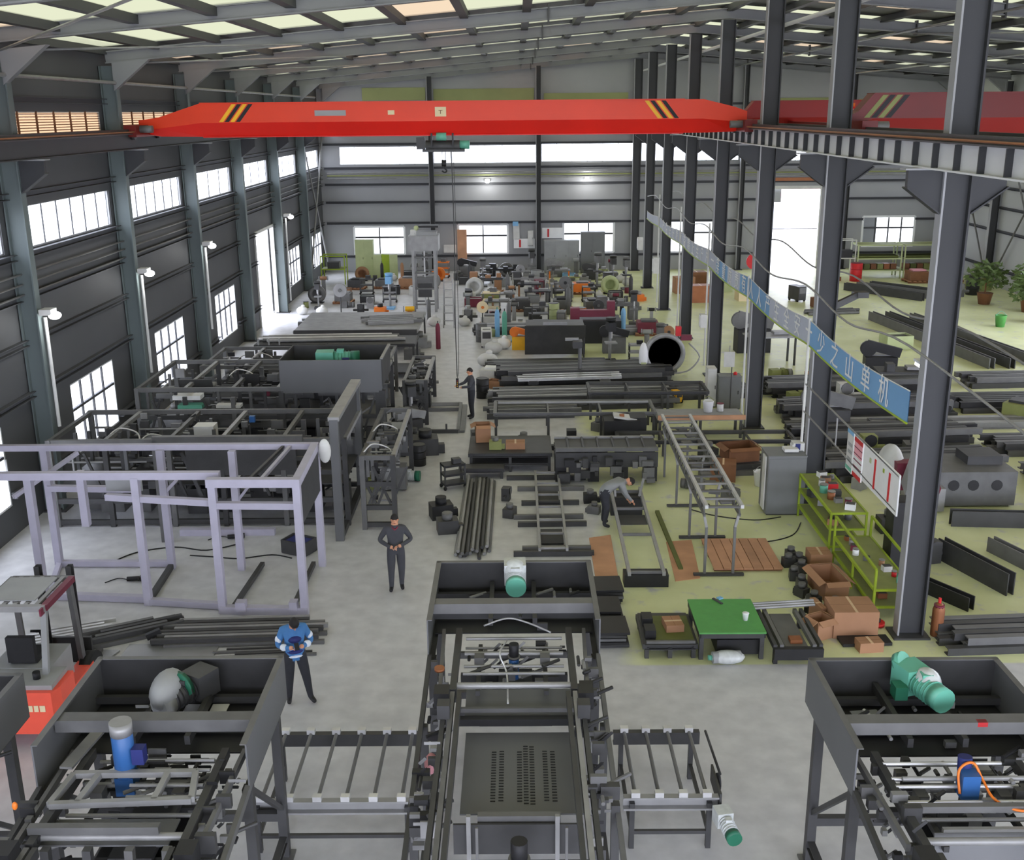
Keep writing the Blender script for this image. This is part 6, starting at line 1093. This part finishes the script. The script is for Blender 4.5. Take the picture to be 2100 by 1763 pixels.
def row(where, y, x0, x1, seed, sc=1.15, jy=.25, kinds=None, hues=None, end='louvres'):
    r = random.Random(seed); x = x0; i = 0
    while i < 20:
        k = r.choice(kinds or KINDS); m = r.choice(hues or HUES); s = sc*r.uniform(.85, 1.2); hw = WID[k]*s
        m = 'offwhite' if k == 'sack' else m
        if x+2*hw > x1: break
        small(k, '%s %s, %s from the %s in the %s' % (cw(m), KN[k], ORDS[i], end, where), (x+hw, y+r.uniform(-jy, jy), 0), s, m, r.uniform(-.12, .12), r.choice(('steel_dark', 'steel_mid', 'steel_light', 'steel_black', 'steel_mid')))
        x += 2*hw+r.uniform(.02, .2); i += 1
BACK = []
y_ = 66.6
for k in range(14):
    BACK.append((y_-1.33*k, -2.9 if k > 2 else (-7.2, -9.9, -3.6)[k], 7.1))
for k, (y, x0, x1) in enumerate(BACK):
    if 45.6 > y: break
    if y < 49.9 and y > 48.1: continue
    row('%s row from the end wall' % ORDS[k], y, x0, x1, 100+k, .95, .2)
for wh, y, x0, x1, sd in (('row right behind the big block', 46.2, -1.7, 2.3, 8), ('row right behind the red press', 48.2, 4.2, 7.1, 9), ('wall row behind the broad table', 57.6, -11.3, -5.7, 10), ('wall row by the open door', 54.0, -11.3, -5.7, 12), ('wall row past the open door', 55.8, -11.3, -5.7, 17),
        ('row behind the lift tower', 60.2, -11.3, -4.2, 13), ('second row behind the lift tower', 62.3, -10.0, -4.0, 18), ('row behind the hoop machine', 42.6, 3.4, 7.1, 14), ('row ahead of the red press', 44.6, 3.4, 7.1, 16)):
    row(wh, y, x0, x1, sd, .95)
bundle('steel_beam', '{} beam of the far pile by the step ladder, counted from the camera', 'metal bar', 'beams by the step ladder', (-1.9, 49.0, 0), (2.4, 49.2, 0), 6, .22, .18, ('steel_dark', 'steel_mid', 'steel_light'), 2)
bundle('steel_beam', '{} beam of the pile in front of the lift tower, counted from the camera', 'metal bar', 'beams before the lift tower', (-10.2, 50.6, 0), (-5.9, 50.9, 0), 6, .24, .18, ('steel_light', 'steel_mid', 'steel_bright'), 2)
rp = T('red_press', 'dark red press arm with a black table beside the fifth middle column', 'machine', (3.6, 47.0, 0)); rp.box('table', (0, 0, .5), (2.0, 1.2, 1.0), 'steel_black'); rp.box('arm', (-.3, 0, 1.25), (1.6, .3, .3), 'maroon'); rp.box('column', (.6, .2, 1.1), (.35, .35, 1.3), 'maroon'); rp.box('head', (-1.0, 0, 1.2), (.4, .4, .6), 'maroon'); rp.cyl('spindle', (-1.0, 0, .95), (-1.0, 0, .6), .07, 'steel_bright', 8)
# ================================================================ the far bay beyond the middle columns
bundle('steel_beam', '{} long dark beam beside the nearest middle column, counted from the camera', 'metal bar', 'beams beside the nearest column', (8.2, 18.6, 0), (13.5, 18.9, 0), 6, .2, .15, ('steel_dark', 'steel_mid'), 2, 'C')
for i, (a, c, w_, h, m) in enumerate((((9.6, 22.6, .1), (10.3, 20.6, .1), .8, .2, 'steel_dark'), ((10.9, 23.0, .1), (11.8, 20.4, .1), .5, .2, 'steel_mid'), ((8.4, 21.2, .1), (9.2, 19.9, .1), .4, .2, 'steel_black'), ((10.6, 24.6, .1), (12.8, 24.4, .1), .6, .2, 'steel_dark'))):
    stock('steel_channel', ('wide dark channel lying aslant on the green floor past the nearest column', 'grey channel lying aslant beside the wide dark channel', 'short black channel at the foot of the nearest column', 'dark channel lying crosswise behind the aslant channels')[i], 'metal bar', a, c, w_, h, m, 'C', math.pi/2)
mq = T('plate_machine', 'grey machine body with round ports lying past the notice boards', 'machine', (11.4, 26.6, 0)); mq.box('body', (0, 0, .5), (2.6, 1.6, .9), 'steel_mid'); mq.box('side_box', (-1.1, -.9, .35), (.9, .6, .6), 'steel_light'); [mq.cyl('port', (x, -.82, .6), (x, -.78, .6), .14, 'steel_black', 14) for x in (-.3, .2, .8)]; mq.box('top_block', (.7, .2, 1.05), (.9, .8, .25), 'steel_dark')
far_bay = [(8.6, 28.5, 13.4, 28.9, 'past the second middle column'), (8.4, 31.2, 13.8, 31.6, 'past the notice rails'), (8.8, 34.4, 14.5, 34.9, 'past the third middle column'), (9.0, 37.4, 15.0, 37.9, 'amid the far bay')]
for i, (x0, y0, x1, y1, wh) in enumerate(far_bay): bundle('steel_beam', '{} dark beam of the stack %s, counted from the camera' % wh, 'metal bar', 'beams '+wh, (x0, y0, 0), (x1, y1, 0), 7, .24, .18, ('steel_dark', 'steel_black', 'steel_mid'), 3, 'C' if i % 2 else 'box')
bundle('steel_beam', '{} pale-topped beam of the long low far-bay stack, counted from the camera', 'metal bar', 'long low stack', (8.6, 33.0, 0), (16.5, 33.2, 0), 3, .3, .24, ('steel_light', 'steel_mid'), 1, 'I')
BK = ('casting', 'valve_block', 'crate', 'lathe', 'pallet_load', 'bench_vice', 'casting', 'welding_set', 'gear_motor', 'saw'); BH = ('steel_dark', 'steel_black', 'steel_dark', 'steel_mid', 'steel_light', 'olive', 'offwhite', 'steel_dark', 'steel_mid')
for wh, y, x0, x1, sd in (('beside the notice boards', 24.3, 8.5, 9.9, 31), ('behind the notice boards', 26.6, 8.6, 9.8, 30), ('behind the first stack', 30.1, 8.5, 14.2, 32), ('by the second column', 32.1, 8.7, 14.8, 33), ('level with the control cabinets', 36.2, 8.7, 15.6, 34), ('beyond the control cabinets', 39.6, 8.8, 16.2, 35), ('beyond the hoop machine', 42.0, 8.8, 12.8, 36), ('near the empty green floor', 44.5, 8.9, 12.4, 37)):
    row('far-bay row '+wh, y, x0, x1, sd, 1.2, .2, BK, BH, 'columns')
for i, (a, c) in enumerate((((17.2, 51.5, .12), (18.6, 41.0, .12)), ((18.0, 51.5, .12), (19.4, 41.0, .12)), ((19.0, 51.0, .12), (20.5, 41.5, .12)), ((18.6, 60.5, .12), (21.6, 56.6, .12)), ((19.4, 60.8, .12), (22.6, 56.8, .12)), ((20.2, 61.0, .12), (23.4, 57.4, .12)))):
    stock('steel_girder', '%s long dark girder past the nearest column, counted from the camera' % ORDS[i], 'metal bar', a, c, .6, .25, 'steel_dark' if i % 2 else 'steel_mid', 'C', math.pi/2)
small('crate', 'pale green crate standing beside the long girders', (16.2, 45.0, 0), 1.4, 'pale_green', .1, 'steel_dark')
def leafy(label, c, s, n=46):   # potted shrubs by the far wall
    t = T('potted_shrub', label, 'plant', c); t.add('pot', lathe('pot', [(.2*s, 0), (.28*s, .4*s), (.3*s, .42*s), (.25*s, .4*s)], 'brown', 12)); t.cyl('stem', (0, 0, .35*s), (0, 0, .9*s), .03*s, 'brown', 6)
    vs, fs = [], []
    for i in range(n*6):
        a, b_ = rnd.uniform(0, 6.28), math.acos(rnd.uniform(-.6, 1)); q = Vector((math.sin(b_)*math.cos(a), math.sin(b_)*math.sin(a), math.cos(b_)*.9))*s*rnd.uniform(.35, .75)+Vector((0, 0, 1.0*s))
        u = Vector((rnd.uniform(-1, 1), rnd.uniform(-1, 1), rnd.uniform(-.4, .6))).normalized()*.14*s; v = u.cross(Vector((rnd.uniform(-1, 1), rnd.uniform(-1, 1), rnd.uniform(-1, 1)))).normalized()*.06*s; k = len(vs)
        vs += [q-u, q+v, q+u, q-v]; fs.append((k, k+1, k+2, k+3))
    t.mesh('foliage', vs, fs, 'leaf', stuff=True)
leafy('leafy green shrub by the pale far wall, nearest of three', (24.6, 50.5, 0), 1.5); leafy('leafy green shrub by the pale far wall, middle of three', (25.6, 53.2, 0), 1.5); leafy('leafy green shrub by the pale far wall, furthest of three', (24.4, 55.6, 0), 1.4)
small('bucket', 'bright green bucket beside the shrubs', (22.6, 49.5, 0), 1.6, 'grass_green', 0, 'teal')
for i, x in enumerate((21.8, 24.6)):
    r_ = rack('store_rack', ('olive store rack under the far-bay end window, stacked with tubes', 'olive store rack beside the far-bay end window, half hidden by the nearest column')[i], 'rack', x-1.3, x+1.3, 64.6, 66.0, (.5, 1.2, 2.0), 'pale_green', shelf='olive', s=.07)
    for j in range(6): r_.cyl('stored_tube', (x-1.2, 64.9+.17*j, 1.28), (x+1.2, 64.9+.17*j, 1.28), .07, 'steel_black' if j % 2 else 'olive_dark', 8); r_.box('stored_box', (x-1.0+.4*j, 65.2, .68), (.34, .5, .32), ('brown', 'olive_dark', 'brown', 'olive', 'copper', 'brown')[j])
ph = T('tube_stand', 'white pipe frame beside the olive store rack', 'frame', (19.7, 65.2, 0)); [ph.cyl('post', (x, y, 0), (x, y, 2.3), .04, 'offwhite', 8) for x in (-.5, .7) for y in (-.4, .4)]; [ph.cyl('rail', (-.5, y, z), (.7, y, z), .035, 'offwhite', 8) for y in (-.4, .4) for z in (1.2, 2.28)]; ph.box('shelf', (.1, 0, 1.2), (1.2, .8, .03), 'steel_dark'); ph.box('dark_load', (.1, 0, 1.45), (.9, .6, .45), 'steel_black')
small('oil_drum', 'bright red drum in front of the white pipe frame', (20.2, 63.8, 0), 1.2, 'red', 0, 'maroon'); small('casting', 'copper-coloured casting beside the red drum', (18.9, 63.9, 0), 1.2, 'copper', 0, 'brown'); small('bench_grinder', 'grey grinder stand in front of the white pipe frame', (18.6, 65.4, 0), 1.2, 'steel_mid', 0, 'steel_light'); small('tool_trolley', 'pale trolley at the edge of the bright end doorway', (18.2, 62.8, 0), 1.0, 'offwhite', .3, 'steel_light')
small('pallet_load', 'brown pallet load in front of the olive store rack', (23.6, 63.2, 0), 1.3, 'brown', 0, 'pink'); small('pallet_load', 'orange and brown pallet load by the pale far wall', (25.6, 63.5, 0), 1.3, 'orange', 0, 'brown'); small('crate', 'olive crate stacked by the braced far wall', (26.0, 60.2, 0), 1.4, 'olive', 0, 'brown'); small('oil_drum', 'dark drum by the braced far wall', (25.0, 58.6, 0), 1.2, 'steel_black', 0, 'steel_dark'); small('valve_block', 'grey valve block by the braced far wall', (24.0, 58.0, 0), 1.4, 'steel_mid', 0, 'steel_light')
for i, (x, y, m, lb) in enumerate(((9.4, 60.0, 'cardboard', 'cardboard box by the fourth end-wall window'), (10.4, 62.0, 'brown', 'brown carton stack under the fourth end-wall window'), (11.6, 60.5, 'pale_green', 'pale green carton by the fourth end-wall window'), (9.8, 57.0, 'copper', 'rust-coloured carton behind the sixth middle column'), (12.4, 57.4, 'cream', 'cream carton in the far bay near the end doorway'))): carton(lb, (x, y, 0), (1.1, .8, .9), .1, m=m)
small('fan', 'red and white fan beside the end doorway', (13.4, 60.5, 0), 1.5, 'red', 0, 'white'); small('gas_bottle', 'white gas bottle beside the end doorway fan', (14.2, 60.8, 0), 1.5, 'offwhite', 0, 'red'); small('welding_set', 'dark welding set on the green floor by the end doorway', (15.0, 57.0, 0), 1.2, 'steel_dark', .4, 'steel_mid'); small('crate', 'red-topped crate on the green floor before the end doorway', (15.8, 55.0, 0), 1.2, 'brown', .2, 'red')
bundle('steel_tube', '{} grey tube lying before the end doorway, counted from the camera', 'tube', 'tubes before the end doorway', (14.6, 53.2, 0), (17.2, 53.6, 0), 5, .25, .14, ('steel_mid', 'steel_dark'), 1, 'cyl10')
bk = T('wall_hopper', 'dark bracketed lamp arm on the second middle column, over the green floor', 'bracket', (8.02, 26.05, 5.2)); bk.bar('arm', (-.2, 0, .0), (.5, .6, .15), .08, .16, 'steel_black'); bk.box('head', (.6, .7, .15), (.35, .3, .14), 'steel_dark')
# outside the end doorway: a pink-roofed shed and a pole line
sh = T('shed_outside', 'pale shed with a pink roof edge seen through the end doorway', 'building', (24.5, 96, 0)); sh.box('wall', (0, 0, 1.4), (9, 5, 2.8), 'offwhite'); sh.box('roof', (0, -.2, 2.95), (9.6, 5.8, .3), 'pink'); sh.box('door', (-2, -2.52, 1.0), (1.2, .06, 2), 'plastic_grey')
pv = T('utility_pole', 'utility pole with insulators seen through the end doorway', 'pole', (21.3, 92, 0)); pv.cyl('pole', (0, 0, 0), (0, 0, 9), .14, 'steel_mid', 10); [pv.box('crossarm', (.4, 0, 7.9-.75*k), (1.0, .1, .1), 'steel_dark') for k in range(5)]
for k in range(3): pv.tube('wire', [(.6, 0, 7.3-.75*k), (5, .5, 6.2-.75*k), (12, 1, 5.3-.75*k)], .03, 'steel_dark')

for i, (x0, y0, x1, n, rows, m, pf, lb) in enumerate(((12.6, 20.6, 16.0, 7, 2, ('steel_dark', 'steel_mid'), 'C', 'wide low pile behind the aslant channels'), (10.4, 28.4, 0, 0, 1, '', '', ''), (13.6, 23.2, 17.0, 7, 3, ('steel_dark', 'steel_black', 'steel_mid'), 'box', 'outer pile past the grey machine'),
        (14.2, 28.0, 18.5, 7, 3, ('steel_dark', 'steel_mid'), 'C', 'outer pile behind the grey machine'), (15.0, 35.4, 20.0, 7, 2, ('steel_dark', 'steel_black'), 'box', 'outer pile of the far bay'), (14.2, 30.6, 19.0, 6, 2, ('steel_mid', 'steel_dark'), 'C', 'second outer pile of the far bay'), (16.6, 38.6, 20.5, 6, 2, ('steel_dark', 'steel_mid'), 'box', 'third outer pile of the far bay'))):
    if n: bundle('steel_beam', '{} beam of the %s, counted from the camera' % lb, 'metal bar', 'beams of the '+lb, (x0, y0, 0), (x1, y0+.2, 0), n, .24, .18, m, rows, pf)
for i, (x, y, k, m, s, lb) in enumerate(((9.0, 23.2, 'casting', 'steel_mid', 1.2, 'grey casting on the green floor right behind the nearest column'), (9.3, 22.4, 'valve_block', 'steel_dark', 1.0, 'dark valve block on the green floor behind the nearest column'), (13.6, 25.2, 'crate', 'steel_mid', 1.3, 'grey crate beside the grey machine body with ports'), (9.2, 28.2 - .9, 'gear_motor', 'steel_light', 1.1, 'pale gear motor beside the grey machine body'), (16.5, 33.9, 'pallet_load', 'olive', 1.1, 'olive pallet load beside the outer far-bay piles'), (15.4, 26.0, 'casting', 'steel_dark', 1.4, 'dark casting past the grey machine body'))):
    small(k, lb, (x, y, 0), s, m, .2*i, 'steel_dark')
